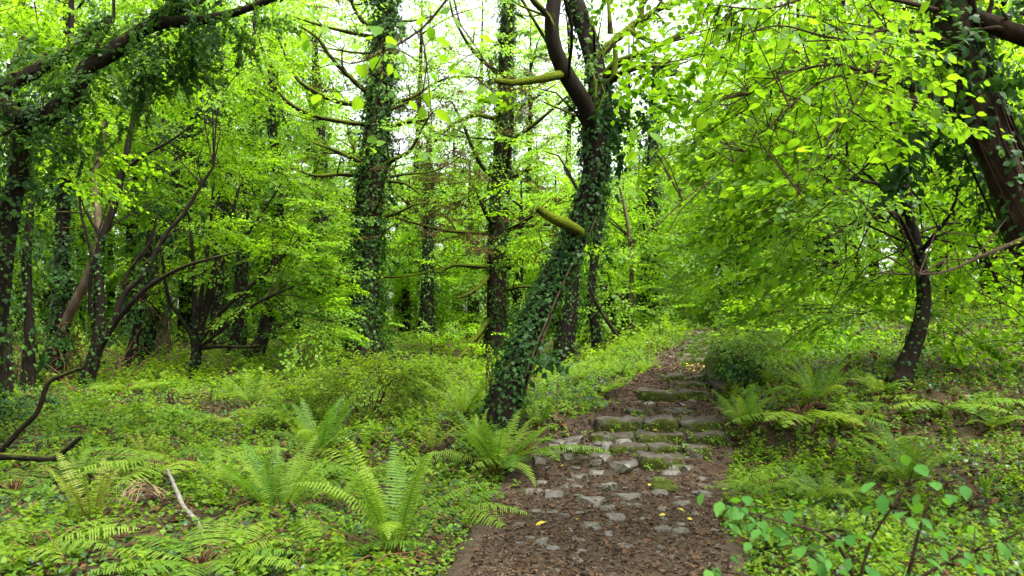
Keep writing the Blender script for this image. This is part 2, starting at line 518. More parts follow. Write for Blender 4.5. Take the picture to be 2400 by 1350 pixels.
def block(mb, x0, x1, y0, y1, z0, z1, seed, n=12):
    """a worn stone block: a rounded, uneven box"""
    u = np.linspace(-1, 1, n)
    A, B = np.meshgrid(u, u)
    one = np.ones_like(A)
    q = (np.arange(n - 1)[:, None] * n + np.arange(n - 1)[None]).ravel()
    Q = np.stack([q, q + 1, q + 1 + n, q + n], -1)
    r = np.random.default_rng(seed)
    skew = r.normal(size=4) * .06
    for a_, f in (((A, B, one), 1), ((A, B, -one), 0), ((A, one, B), 0), ((A, -one, B), 1), ((one, A, B), 1), ((-one, A, B), 0)):
        V = np.stack(a_, -1).reshape(-1, 3)
        S = V / (np.abs(V) ** 9).sum(1)[:, None] ** (1 / 9.)
        h = np.array([(x1 - x0) / 2, (y1 - y0) / 2, (z1 - z0) / 2])
        W = S * h + [(x0 + x1) / 2, (y0 + y1) / 2, (z0 + z1) / 2]
        W[:, 2] += skew[0] * S[:, 0] * .35 * h[2] * 2; W[:, 1] += skew[1] * S[:, 0] * h[0] + .1 * h[1] * sn(W[:, 0], W[:, 2], 0, 5, seed + 2)
        nz = .018 * sn(W[:, 0], W[:, 1], W[:, 2], 5, seed) + .011 * sn(W[:, 0], W[:, 1], W[:, 2], 16, seed + 1)
        W = W + S * nz[:, None]
        mb.add(W, Q if f else Q[:, ::-1])


step_block_spots = []


def flight(label, rows, sd):
    d0 = rows[0][0]; xm = float(np.interp(d0, PD, (PL + PR) / 2))
    root = thing('stone_steps', label, 'steps', (xm, d0, float(np.interp(d0, ZD, ZZ))), 'flights of stone steps up the path')
    k = sd
    for d, z0, z1, spans, dep in rows:
        for p0, p1 in spans:
            k += 1
            r = np.random.default_rng(k)
            x0, x1 = (p0 - 1200) / F_PX * d, (p1 - 1200) / F_PX * d
            mb = MB(); y0 = d + r.uniform(-.03, .05); zt = z1 + r.normal() * .008
            block(mb, x0, x1 - .015, y0, y0 + dep * r.uniform(.8, 1.1), z0 - .1, zt, k * 3)
            part(root, 'stone', mb, ['step_stone'])
            step_block_spots.append((x0, x1, y0, z0, zt, dep))


flight('lowest flight of mossy stone steps with one large block in front', [
    (7.30, .0, .17, [(1500, 1607)], .32),
    (7.56, .10, .225, [(1345, 1428), (1430, 1519), (1521, 1602), (1604, 1662)], .34),
    (7.76, .2, .315, [(1384, 1490), (1493, 1606), (1608, 1700)], .34),
    (7.98, .29, .41, [(1398, 1505), (1507, 1588), (1590, 1698)], .4),
    (8.5, .36, .445, [(1470, 1516), (1558, 1628)], .22)], 1000)
flight('middle flight of low mossy stone steps above the bare landing', [
    (9.72, .40, .545, [(1496, 1590), (1592, 1672)], .34),
    (10.15, .5, .60, [(1588, 1670)], .3),
    (10.5, .55, .66, [(1546, 1608), (1610, 1668)], .32)], 2000)
rows = []
for i in range(8):
    d = 12.9 + .36 * i
    l_, r_ = 1592 + 6 * i, 1672 + 3 * i
    c_ = (l_ + r_) / 2 + 8 * math.sin(i * 2.1)
    rows.append((d, .60 + .05 * i, .775 + .052 * i, [(l_, c_ - 12), (c_ - 11, r_)] if i % 2 else [(l_, r_)], .36))
flight('farthest dark flight of slate steps climbing into the ferns', rows, 3000)

# ------------------------------------------------------------------ leaf shapes (tip along +Y, face up +Z)
L_FAR = (np.array([(0, 0, 0), (.36, .42, .10), (0, 1, -.08), (-.36, .42, .10)]), np.array([[0, 1, 2], [0, 2, 3]]))
L_MID = (np.array([(0, 0, 0), (.34, .22, .07), (.36, .6, .06), (0, 1, -.10), (-.36, .6, .06), (-.34, .22, .07)]), np.array([[0, 1, 2, 3], [0, 3, 4, 5]]))
L_ROUND = (np.array([(0, 0, 0), (.45, .3, .06), (.40, .72, .05), (0, 1, -.08), (-.40, .72, .05), (-.45, .3, .06)]), np.array([[0, 1, 2, 3], [0, 3, 4, 5]]))
_iv = [(0, -.02, 0), (.30, -.10, -.05), (.55, .22, -.08), (.30, .36, .0), (.34, .62, -.04), (0, 1.0, -.12), (-.34, .62, -.04), (-.30, .36, 0), (-.55, .22, -.08), (-.30, -.10, -.05), (0, .3, .06)]
L_IVY = (np.array(_iv), np.array([[i, (i + 1) % 10, 10] for i in range(10)]))
L_IVY4 = (np.array([(0, 0, 0), (.5, .2, -.05), (0, 1, -.1), (-.5, .2, -.05), (0, .35, .07)]), np.array([[0, 1, 4], [1, 2, 4], [2, 3, 4], [3, 0, 4]]))


def near_leaf(seed, wid=.40, n=8):
    """a broad, toothed leaf with a folded midrib and a short stalk"""
    r = np.random.default_rng(seed)
    V, F_ = [], []
    ts = np.linspace(0, 1, n)
    droop = r.uniform(.08, .25)
    for i, t in enumerate(ts):
        V.append((0, t, -droop * t * t))
        w = wid * math.sin(math.pi * t ** .78) ** .8 if 0 < t < 1 else 0
        for sgn in (1, -1):
            V.append((sgn * w * r.uniform(.95, 1.05), t - .03 + .05 * (i % 2), -droop * t * t + .16 * w + r.normal() * .012))
    for i in range(n - 1):
        a_ = 3 * i
        F_ += [[a_, a_ + 1, a_ + 4, a_ + 3], [a_, a_ + 3, a_ + 5, a_ + 2]]
    V = np.array(V); k = len(V)
    V = np.vstack([V, [(-.012, -.22, .0), (.012, -.22, .0), (.012, .02, .004), (-.012, .02, .004)]])
    F_.append([k, k + 1, k + 2, k + 3])
    return V, np.array(F_)


NEAR = [near_leaf(s, w) for s, w in ((1, .31), (2, .35), (3, .27))]


def veined(name, src):
    m = M[src].copy(); m.name = name; M[name] = m
    n, l = m.node_tree.nodes, m.node_tree.links
    tc = n.new('ShaderNodeTexCoord'); sx = n.new('ShaderNodeSeparateXYZ'); l.new(tc.outputs['Object'], sx.inputs[0])
    def mth(op, a, b=None):
        k = n.new('ShaderNodeMath'); k.operation = op
        for i_, v_ in enumerate((a, b)):
            if v_ is None: continue
            if isinstance(v_, (int, float)): k.inputs[i_].default_value = v_
            else: l.new(v_, k.inputs[i_])
        return k.outputs[0]
    ax_ = mth('ABSOLUTE', sx.outputs['X'])
    side = mth('PINGPONG', mth('SUBTRACT', sx.outputs['Y'], mth('MULTIPLY', ax_, .7)), .055)
    vein = mth('MAXIMUM', mth('LESS_THAN', ax_, .014), mth('LESS_THAN', side, .007))
    for p in [k for k in n if k.type in ('BSDF_PRINCIPLED', 'BSDF_TRANSLUCENT')]:
        ci = p.inputs['Base Color' if p.type == 'BSDF_PRINCIPLED' else 'Color']
        mx = n.new('ShaderNodeMix'); mx.data_type = 'RGBA'; src_ = ci.links[0].from_socket
        hs = n.new('ShaderNodeHueSaturation'); hs.inputs['Value'].default_value = 1.5 if p.type == 'BSDF_PRINCIPLED' else .6
        l.new(src_, hs.inputs['Color']); l.new(src_, mx.inputs[6]); l.new(hs.outputs[0], mx.inputs[7])
        l.new(mth('MULTIPLY', vein, .7), mx.inputs[0]); l.new(mx.outputs[2], ci)
    # each leaf is an object of its own: its tone comes from the object's random number
    oi = n.new('ShaderNodeObjectInfo')
    for k in list(n):
        if k.type == 'NEW_GEOMETRY':
            for lk in list(k.outputs['Random Per Island'].links):
                t_ = lk.to_socket; l.remove(lk); l.new(oi.outputs['Random'], t_)


veined('leaf_near_veined', 'leaf_near')
veined('leaf_blue_veined', 'leaf_blue')


def nearmesh(mat):
    out = []
    for V, F_ in NEAR:
        b = MB(); b.add(V, F_); out.append(b.mesh('leaf', [mat]))
    return out


def strip(mb, a, b, w, mat):
    """a thin three-sided twig from a to b"""
    tube(mb, [a, (np.asarray(a) + b) / 2 + rng.normal(size=3) * .02 * np.linalg.norm(np.asarray(b) - a), b], [w, w * .8, w * .4], 3, 10, mat)


def spray(seed, L=1.0, leaf=.085, shape=L_MID, droop=.15, shoots=9, spread=.42, twigs=True, dens=.72):
    """a flat layered spray of leaves on a branching twig, lying along +Y; returns (leafV, leafF, twigV, twigF)"""
    r = np.random.default_rng(seed)
    lv = MB(); tw = MB()
    yaw, pit, rol, T, S = [], [], [], [], []
    wig = r.normal() * .12

    def axis(t): return np.array([wig * L * t * t, L * t, -droop * L * t * t])

    def leaves(p0, d0, ln, first=.15):
        n = max(2, int(ln / (leaf * dens)))
        base = math.atan2(-d0[0], d0[1])
        for i in range(n):
            t = first + (1 - first) * (i + r.uniform(-.2, .2)) / max(1, n - 1)
            side = 1 if i % 2 else -1
            T.append(p0 + d0 * ln * t + r.normal(size=3) * .012); yaw.append(base + (side * r.uniform(.5, 1.1) if i < n - 1 else r.normal() * .2))
            pit.append(-r.uniform(.05, .75)); rol.append(r.normal() * .3); S.append(leaf * r.uniform(.45, 1.25))
    for i in range(shoots):
        t = .12 + .86 * i / (shoots - 1) if shoots > 1 else .5
        side = 1 if i % 2 else -1
        an = side * r.uniform(.55, 1.05)
        ln = spread * L * (1 - .45 * t) * r.uniform(.7, 1.2)
        d0 = np.array([math.sin(an), math.cos(an), -.25 * r.uniform(.2, 1.4)]); d0 /= np.linalg.norm(d0)
        leaves(axis(t), d0, ln)
        if twigs: tube(tw, [axis(t), axis(t) + d0 * ln], [.0035 * L, .0015 * L], 3, 10)
    leaves(axis(.6), axis(1) - axis(.6), 1.0, 0)
    tube(tw, [axis(0), axis(.5), axis(1)], [.007 * L, .005 * L, .002 * L], 3, 10)
    Mx = mats3(np.array(yaw), np.array(pit), np.array(rol)) * np.array(S)[:, None, None]
    inst(lv, shape[0], shape[1], Mx, np.array(T))
    tq = [f for f in tw.f if f.shape[1] == 4]
    return np.concatenate(lv.v), np.concatenate(lv.f), np.concatenate(tw.v), np.concatenate(tq)


SP_FAR = [spray(s, 1.3, .13, L_FAR, .2, 9, .45, False, .6) for s in range(4)]
SP_MID = [spray(10 + s, 1.1, .095, L_FAR, .18, 10, .45, False, .62) for s in range(5)]
L_RF = (L_FAR[0] * [1.2, 1, 1], L_FAR[1])
SP_RND = [spray(20 + s, .9, .070, L_RF, .2, 10, .45, True, .62) for s in range(5)]
SP_BIG = [spray(30 + s, .8, .070, L_MID, .22, 8, .5, True, .8) for s in range(4)]
SP_FINE = [spray(40 + s, .5, .035, L_FAR, .1, 10, .5, True, .8) for s in range(4)]
SP_IVY = [spray(50 + s, .45, .065, L_IVY4, .7, 7, .5, False, .5) for s in range(4)]
SP_TIPF = [spray(65 + s, .6, .075, L_FAR, .1, 7, .5, False, .7) for s in range(3)]
SP_TIP = [spray(60 + s, .55, .06, L_MID, .1, 7, .5, True, .7) for s in range(3)]


def scatter(mb, protos, T, out_dir, lm=0, tm=1, smin=.7, smax=1.25, tilt=.3, flat=True, seed=0):
    """place sprays at points T, pointing roughly along out_dir, lying flat"""
    r = np.random.default_rng(seed)
    n = len(T)
    yaw = np.arctan2(-out_dir[:, 0], out_dir[:, 1]) + r.normal(size=n) * .7
    M3 = mats3(yaw, r.normal(size=n) * tilt - .08, r.normal(size=n) * tilt)
    if not flat:
        M3 = mats3(yaw, r.uniform(-1.4, .3, n), r.normal(size=n) * .8)
    M3 = M3 * r.uniform(smin, smax, n)[:, None, None]
    w = r.integers(0, len(protos), n)
    for k, pr in enumerate(protos):
        s = w == k
        inst(mb, pr[0], pr[1], M3[s], T[s], lm)
        if tm is not None:
            inst(mb, pr[2], pr[3], M3[s], T[s], tm)


def ball(n, r, shell=.45):
    v = r.normal(size=(n, 3)); v /= np.linalg.norm(v, axis=1)[:, None]
    return v * (r.uniform(shell ** 3, 1, n) ** (1 / 3.))[:, None]


def blob_points(b, r):
    """b = (px, py, depth, half width px, half height px, half depth m, sprays)"""
    c = P(b[0], b[1], b[2]); k = b[2] / F_PX
    u = ball(b[6], r)
    return c, c + u * np.array([b[3] * k, b[5], b[4] * k]), u


def crown(root, blobs, protos, mats, axis_pts, seed, limb_mat='bark', limbs=3, limb_r=.02, **kw):
    """foliage of one tree: layered sprays in several volumes, and the branches that carry them"""
    r = np.random.default_rng(seed)
    mb = MB()
    ax = np.asarray(axis_pts, float)
    for bi, b in enumerate(blobs):
        c, T, u = blob_points(b, r)
        od = np.argsort(np.linalg.norm(ax - c - [0, 0, -0.8], axis=1))
        near = ax[od[r.integers(0, min(12, len(od)))]]
        tone = r.random(len(T)) < .3
        scatter(mb, protos, T[~tone], (T - near)[~tone], seed=seed * 31 + bi, **kw)
        scatter(mb, protos, T[tone], (T - near)[tone], lm=2, seed=seed * 31 + bi + 7, **kw)
        if limbs:
            lb = MB()
            for q in range(limbs):
                e = T[r.integers(0, len(T))]
                mid = near * .55 + e * .45 + r.normal(size=3) * .12 * np.linalg.norm(e - near) + [0, 0, .1 * np.linalg.norm(e - near)]
                tube(lb, [near, mid, (mid + e) / 2 + r.normal(size=3) * .12, e], [limb_r * 1.3, limb_r, limb_r * .6, limb_r * .2], 5, .4, 0, 0)
            part(root, 'branch', lb, [limb_mat])
    part(root, 'crown', mb, list(mats) + ['leaf_mid' if mats[0] != 'leaf_mid' else 'leaf_dull'], smooth=True)


def ivy_on(mb, c, r, per_m2, size, lift=.05, seed=0, shape=L_IVY4, mat=0, t0=0.0, t1=1.0, clump=.35, side=None):
    """ivy leaves scattered over a trunk's surface, tips hanging down"""
    q = np.random.default_rng(seed)
    t, n, b = frames(c)
    seg = np.linalg.norm(np.diff(c, axis=0), axis=1)
    ln = np.concatenate([[0], np.cumsum(seg)])
    N = int(ln[-1] * (t1 - t0) * 2 * np.pi * r.mean() * per_m2)
    s = q.uniform(t0, t1, N) * ln[-1]
    th = q.uniform(0, 2 * np.pi, N)
    def ip(a): return np.stack([np.interp(s, ln, a[:, k]) for k in range(3)], -1)
    cc, nn, bb = ip(c), ip(n), ip(b)
    rr = np.interp(s, ln, r)
    o = nn * np.cos(th)[:, None] + bb * np.sin(th)[:, None]
    o /= np.linalg.norm(o, axis=1)[:, None]
    pos = cc + o * (rr + np.abs(q.normal(size=N)) * lift + .01)[:, None]
    keep = sn(pos[:, 0], pos[:, 1], pos[:, 2], 1.3, seed + 3) + .4 * sn(pos[:, 0], pos[:, 1], pos[:, 2], 4, seed + 4) > -1 + clump * 2 - .6
    if side is not None:
        keep &= (o @ np.asarray(side)) > -.25 + .5 * q.normal(size=N)
    pos, o = pos[keep], o[keep]; N = len(pos)
    z = o + q.normal(size=(N, 3)) * .35 + [0, 0, .35]; z /= np.linalg.norm(z, axis=1)[:, None]
    y = np.array([0, 0, -1.0]) + o * .45 + q.normal(size=(N, 3)) * .45
    y = y - z * (y * z).sum(1)[:, None]; y /= np.linalg.norm(y, axis=1)[:, None]
    x = np.cross(y, z)
    Mx = np.stack([x, y, z], -1) * (size * (.42 + .95 * q.random(N) ** 1.6))[:, None, None]
    inst(mb, shape[0], shape[1], Mx, pos, mat)
    return pos


def trunk_pts(spec):
    """spec rows (px, py, width px, depth) -> points, radii"""
    return [P(a, b, d) for a, b, w, d in spec], [w * d / F_PX / 2 for a, b, w, d in spec]


def limb(root, spec, mat='bark', name='branch', sides=9, step=.12, rough=.18, seed=0, twigs=0, twig_len=.5, label=None):
    p, r_ = trunk_pts(spec)
    mb = MB(); tb_ = MB()
    c, r = tube(mb, p, r_, sides, step, 0, rough, seed)
    q = np.random.default_rng(seed + 5)
    for _ in range(twigs):
        i = q.integers(len(c) // 4, len(c))
        d = c[min(i + 1, len(c) - 1)] - c[max(i - 1, 0)]; d /= np.linalg.norm(d) + 1e-9
        e = d * .6 + q.normal(size=3) * .55 + [0, 0, .15]
        ln = twig_len * q.uniform(.3, 1.1)
        m1 = c[i] + e * ln * .5; m2 = m1 + (e + q.normal(size=3) * .4 + [0, 0, .2]) * ln * .5
        tube(tb_, [c[i], m1, m2], [max(.004, r[i] * .45), max(.003, r[i] * .3), .002], 4, .2, 0)
    o = part(root, name, mb, [mat], label=label)
    part(root, 'twigs', tb_, [mat], parent=o, kind='stuff')
    return c, r


def base_tree(name, label, cat, spec, mat='bark', group=None, sides=14, flute=.08, seed=0, rough=.12, root_flare=True, sink=.25):
    p, r_ = trunk_pts(spec)
    b = p[0].copy(); b[2] = float(ground(b[0], b[1]))
    root = thing(name, label, cat, b, group)
    p = [b - [0, 0, sink]] + ([b + [0, 0, .02]] if abs(p[0][2] - b[2]) < .5 else [b + [0, 0, .02], p[0]]) + p[1:]
    k = 1.35 if root_flare else 1.05
    r_ = [r_[0] * k * 1.15] + ([r_[0] * k] if len(p) == len(r_) + 1 else [r_[0] * k, r_[0]]) + list(r_[1:])
    mb = MB()
    c, r = tube(mb, p, r_, sides, .12, 0, rough, seed, flute)
    part(root, 'trunk', mb, [mat])
    return root, c, r


def ivy_part(root, mb, light=False, mats=('ivy_leaf', 'ivy_light')):
    part(root, 'ivy', mb, list(mats), kind='stuff')


def mixed_ivy(root, cr, per, size, lift=.05, seed=0, t0=0, t1=1, clump=.35, sprays=0, frac=.25, shape=L_IVY4, spray_out=.15):
    mb = MB()
    for i, (c, r) in enumerate(cr):
        ivy_on(mb, c, r, per * (1 - frac), size, lift, seed + i * 7, shape, 0, t0, t1, clump)
        ivy_on(mb, c, r, per * frac, size, lift * 1.5, seed + i * 7 + 3, shape, 1, t0, t1, clump)
        if sprays:
            q = np.random.default_rng(seed + i)
            n = int(sprays * len(c) / 10)
            k = q.integers(int(t0 * len(c)), max(1, int(t1 * len(c))), n)
            o = q.normal(size=(n, 3)); o[:, 2] *= .3; o /= np.linalg.norm(o, axis=1)[:, None]
            scatter(mb, SP_IVY, c[k] + o * (r[k] + q.uniform(0, spray_out, n))[:, None], o, 0, None, .6, 1.1, flat=False, seed=seed + 9 + i)
    ivy_part(root, mb)
    return mb

# ------------------------------------------------------------------ trees: the leaning ivy-clad tree in the middle
D = float(hit(1185, 992)[1])
root, c, r = base_tree('leaning_tree', 'tall leaning tree beside the path, trunk wrapped in dark ivy and forking high up', 'tree',
                       [(1172, 1000, 70, D), (1196, 910, 64, D), (1236, 790, 60, D + .1), (1290, 670, 58, D + .2), (1346, 560, 54, D + .2), (1384, 450, 50, D + .2), (1398, 365, 50, D + .2), (1388, 295, 50, D + .2)], 'bark', seed=1, flute=.16, rough=.2)
lean = [(c, r)]
c1, r1 = limb(root, [(1390, 320, 46, D + .2), (1372, 250, 40, D), (1332, 185, 38, D - .1), (1302, 120, 35, D - .2), (1292, 60, 34, D - .2), (1300, -10, 34, D - .1), (1310, -120, 29, D + .2), (1280, -300, 18, D + .6)], 'bark', 'fork_limb', 12, .12, .08, 3)
c2, r2 = limb(root, [(1390, 330, 53, D + .25), (1404, 240, 50, D + .5), (1396, 160, 48, D + .7), (1378, 90, 46, D + .8), (1352, 20, 42, D + .9), (1330, -60, 37, D + 1), (1345, -250, 22, D + 1.2)], 'bark', 'fork_limb', 12, .12, .1, 4)
lean.append((c2, r2))
limb(root, [(1322, 172, 26, D - .1), (1285, 182, 20, D - .3), (1240, 190, 18, D - .3), (1200, 194, 16, D - .4), (1160, 189, 13, D - .45)], 'moss_wood', label='horizontal mossy dead branch snapped off at its end', seed=6, rough=.2)
limb(root, [(1366, 548, 27, D + .1), (1330, 526, 26, D - .08), (1298, 512, 25, D - .18), (1276, 500, 23, D - .22), (1258, 486, 19, D - .26)], 'moss_wood', label='short mossy broken branch stub', seed=7, rough=.15)
for i, (sp, tw) in enumerate([
        ([(1402, 200, 26, D + .6), (1428, 165, 20, D + .5), (1455, 145, 19, D + .4), (1520, 118, 17, D + .3), (1580, 90, 14, D + .2), (1610, 64, 12, D + .2)], 3),
        ([(1395, 150, 24, D + .7), (1425, 110, 20, D + .8), (1470, 70, 18, D + 1), (1520, 35, 16, D + 1.1), (1575, 4, 14, D + 1.2)], 5),
        ([(1470, 70, 15, D + 1), (1500, 85, 14, D + .8), (1540, 105, 12, D + .6)], 2),
        ([(1405, 230, 22, D + .5), (1440, 180, 14, D + .2), (1490, 160, 12, D), (1530, 155, 10, D - .1), (1582, 154, 9, D - .2)], 6),
        ([(1440, 182, 13, D + .2), (1443, 140, 12, D + .2), (1441, 105, 10, D + .2)], 0),
        ([(1500, 60, 16, D + 1), (1505, 0, 14, D + 1), (1520, -70, 12, D + 1)], 4),
        ([(1430, 78, 14, D + .9), (1428, 30, 10, D + .9), (1425, -30, 8, D + 1)], 2),
        ([(1300, 100, 24, D - .2), (1285, 40, 16, D - .3), (1240, -10, 12, D - .4), (1200, -70, 8, D - .4)], 3),
        ([(1580, 90, 10, D + .2), (1625, 72, 7, D + .2), (1640, 30, 6, D + .2), (1645, -20, 5, D + .2)], 3)]):
    limb(root, sp, 'bark_mossy', seed=20 + i, twigs=tw, rough=.25, step=.08)
im = MB()
ivy_on(im, c[3:], r[3:], 1600, .042, .022, 5, L_IVY4, 0, 0, .66, .34, (-.85, -.3, .2))
ivy_on(im, c[3:], r[3:], 420, .042, .035, 8, L_IVY4, 1, 0, .62, .3, (-.85, -.3, .2))
ivy_on(im, c, r, 260, .05, .03, 6, L_IVY, 0, .6, 1, .6)
ivy_on(im, c[:26], r[:26], 800, .045, .05, 9, L_IVY4, 0, .05, 1, .3)
ivy_on(im, c2, r2, 300, .055, .05, 7, L_IVY, 0, .15, .8, .5)
ivy_on(im, c2, r2, 90, .05, .08, 17, L_IVY, 1, .05, .5, .4)
q = np.random.default_rng(3)
for b_ in ((1445, 205, D + .4, 45, 40, .3, 26), (1425, 270, D + .3, 26, 40, .2, 14), (1190, 830, D, 20, 50, .15, 6)):
    cc, T, u = blob_points(b_, q)
    scatter(im, SP_IVY, T, u, 0, None, .6, 1.1, flat=False, seed=int(b_[0]))
ivy_part(root, im)
vm = MB()
for k in range(7):                                  # climbing ivy stems
    q = np.random.default_rng(60 + k); th0 = q.uniform(-2.6, -.4); t_, n_, b_ = frames(c)
    i0, i1 = q.integers(2, 8), q.integers(len(c) // 2, len(c) - 2)
    pts = [c[i] + (n_[i] * math.cos(th0 + .03 * i * q.normal()) + b_[i] * math.sin(th0 + .25 * math.sin(i * .3 + k))) * (r[i] + .015) for i in range(i0, i1, 3)]
    tube(vm, pts, [.012] * len(pts), 5, .1, 0, .2, k)
part(root, 'ivy_stems', vm, ['bark_pale'])
crown(root, [(1250, -460, D - 2, 600, 130, 3.0, 80), (1550, -360, D - 1, 400, 120, 2.4, 50), (1430, 40, D + .4, 60, 50, .4, 5), (1350, 100, D + .3, 40, 70, .3, 5), (1270, 230, D - .1, 40, 50, .3, 4)], SP_TIP, ['leaf_lime', 'twig'], np.vstack([c1, c2]), 71, 'bark_mossy', 2, .014, smin=.6, smax=1.1)  # blobs high above the frame are unseen, added to shade the ground


# ------------------------------------------------------------------ two ivy-clad conifers with dead branches
def dead_branches(root, c, r, n, zlo, zhi, lmin, lmax, seed, mat='bark_mossy'):
    q = np.random.default_rng(seed)
    for k in range(n):
        zz = zlo + (zhi - zlo) * (k + q.uniform(-.3, .3)) / n
        i = int(np.argmin(abs(c[:, 2] - zz)))
        az = k * 2.4 + q.normal() * .4
        o = np.array([math.cos(az), math.sin(az) * .8, 0]); L = q.uniform(lmin, lmax)
        s = c[i]
        dr = q.uniform(-.15, .25)
        pts = [s + o * r[i] * .5, s + o * (r[i] + L * .3) + [0, 0, dr * L * .3], s + o * (r[i] + L * .65) + q.normal(size=3) * .08 + [0, 0, dr * L * .55 + .06 * L], s + o * (r[i] + L) + q.normal(size=3) * .12 + [0, 0, dr * L + .3 * L * q.uniform(.2, 1.1)]]
        mb = MB()
        bc, br = tube(mb, pts, [.038, .028, .02, .008], 6, .2, 0, .25, seed + k)
        tb_ = MB()
        for _ in range(q.integers(3, 7)):
            j = q.integers(len(bc) // 3, len(bc)); e = o * .5 + q.normal(size=3) * .5 + [0, 0, .3]; ln = q.uniform(.25, .8)
            tube(tb_, [bc[j], bc[j] + e * ln * .5, bc[j] + e * ln * .9 + [0, 0, ln * .25]], [max(.008, br[j] * .5), .007, .003], 4, .3)
        part(root, 'twigs', tb_, [mat], parent=part(root, 'branch', mb, [mat]), kind='stuff')


D = 20.0
root, c, r = base_tree('conifer_tree', 'thick straight conifer trunk wrapped in ivy with many bare side branches', 'tree',
                       [(862, 842, 83, D), (853, 760, 72, D), (858, 600, 67, D), (872, 430, 59, D), (885, 300, 54, D), (897, 160, 49, D), (905, 0, 43, D), (910, -160, 34, D), (915, -420, 13, D)], 'bark_brown', 'ivy-clad conifers', seed=11)
con1 = (c, r)
for i, sp in enumerate([
        [(868, 292, 14, D), (800, 285, 12, D - .5), (720, 265, 11, D - .9), (660, 225, 9, D - 1.2), (625, 150, 7, D - 1.4), (600, 60, 4, D - 1.5)],
        [(870, 247, 15, D), (790, 238, 12, D - .6), (730, 210, 10, D - 1), (690, 175, 8, D - 1.2), (640, 60, 4, D - 1.5)],
        [(880, 235, 15, D), (830, 190, 12, D - .5), (780, 140, 10, D - 1), (745, 90, 8, D - 1.2), (700, 60, 5, D - 1.4)],
        [(862, 395, 13, D), (835, 375, 11, D - .5), (790, 355, 9, D - .8), (735, 334, 6, D - 1)],
        [(835, 378, 9, D - .5), (831, 350, 8, D - .5), (832, 333, 7, D - .5)],
        [(838, 410, 13, D), (790, 408, 11, D - .4), (740, 412, 8, D - .7), (680, 393, 5, D - 1)],
        [(845, 498, 13, D), (800, 490, 11, D - .4), (740, 483, 9, D - .8), (685, 472, 6, D - 1)],
        [(900, 388, 12, D), (930, 370, 10, D - .4), (960, 355, 8, D - .6), (985, 310, 6, D - .8), (1005, 275, 4, D - 1)],
        [(905, 300, 12, D), (960, 285, 10, D - .3), (1000, 280, 8, D - .5), (1015, 262, 5, D - .6)],
        [(910, 240, 11, D), (960, 232, 9, D - .3), (1010, 200, 7, D - .4), (1060, 180, 5, D - .5), (1130, 182, 4, D - .6)],
        [(905, 508, 10, D), (940, 495, 8, D - .3), (970, 480, 6, D - .4), (1000, 476, 4, D - .4)],
        [(908, 425, 9, D), (950, 430, 7, D - .3), (985, 455, 5, D - .4)],
        [(900, 75, 12, D), (860, 60, 10, D - .4), (826, 10, 8, D - .6), (815, -60, 6, D - .7)],
        [(905, 90, 10, D), (840, 80, 9, D + .4), (760, 62, 7, D + .6), (690, 40, 4, D + .7)]]):
    limb(root, sp, 'bark_mossy', seed=120 + i, twigs=5, twig_len=.7, rough=.25, sides=6, step=.15)
dead_branches(root, c, r, 12, 2.5, 12, 1.4, 2.8, 130)
mixed_ivy(root, [con1], 560, .085, .10, 12, .0, .8, .22, sprays=14, frac=.45, spray_out=.16)
tm = MB()
q = np.random.default_rng(9)
T = np.array([c[q.integers(20, len(c))] + q.normal(size=3) * [1.3, 1.0, .5] for _ in range(50)])
scatter(tm, SP_FINE, T, T - c[60], 0, 1, 1.0, 1.8, seed=77)
part(root, 'twigs', tm, ['conifer_twig', 'twig'], kind='stuff')
nb = MB(); n = 150
T = np.stack([c[60][0] + q.normal(size=n) * 2.0, c[60][1] + q.normal(size=n) * 1.6, q.uniform(5.0, 11, n)], -1)
scatter(nb, SP_FINE, T, T - c[60], 0, None, 1.3, 2.6, seed=771)
part(root, 'needles', nb, ['leaf_pale'], kind='stuff')
uq = MB()
T = np.array([c[-1] * [1, 1, 0] + [0, 0, q.uniform(10.5, 16)] + q.normal(size=3) * [1.8, 1.8, 0] for _ in range(60)])
scatter(uq, SP_MID, T, T - c[-1] * [1, 1, 0], 0, 1, .9, 1.4, seed=78)
part(root, 'crown', uq, ['leaf_mid', 'twig'])

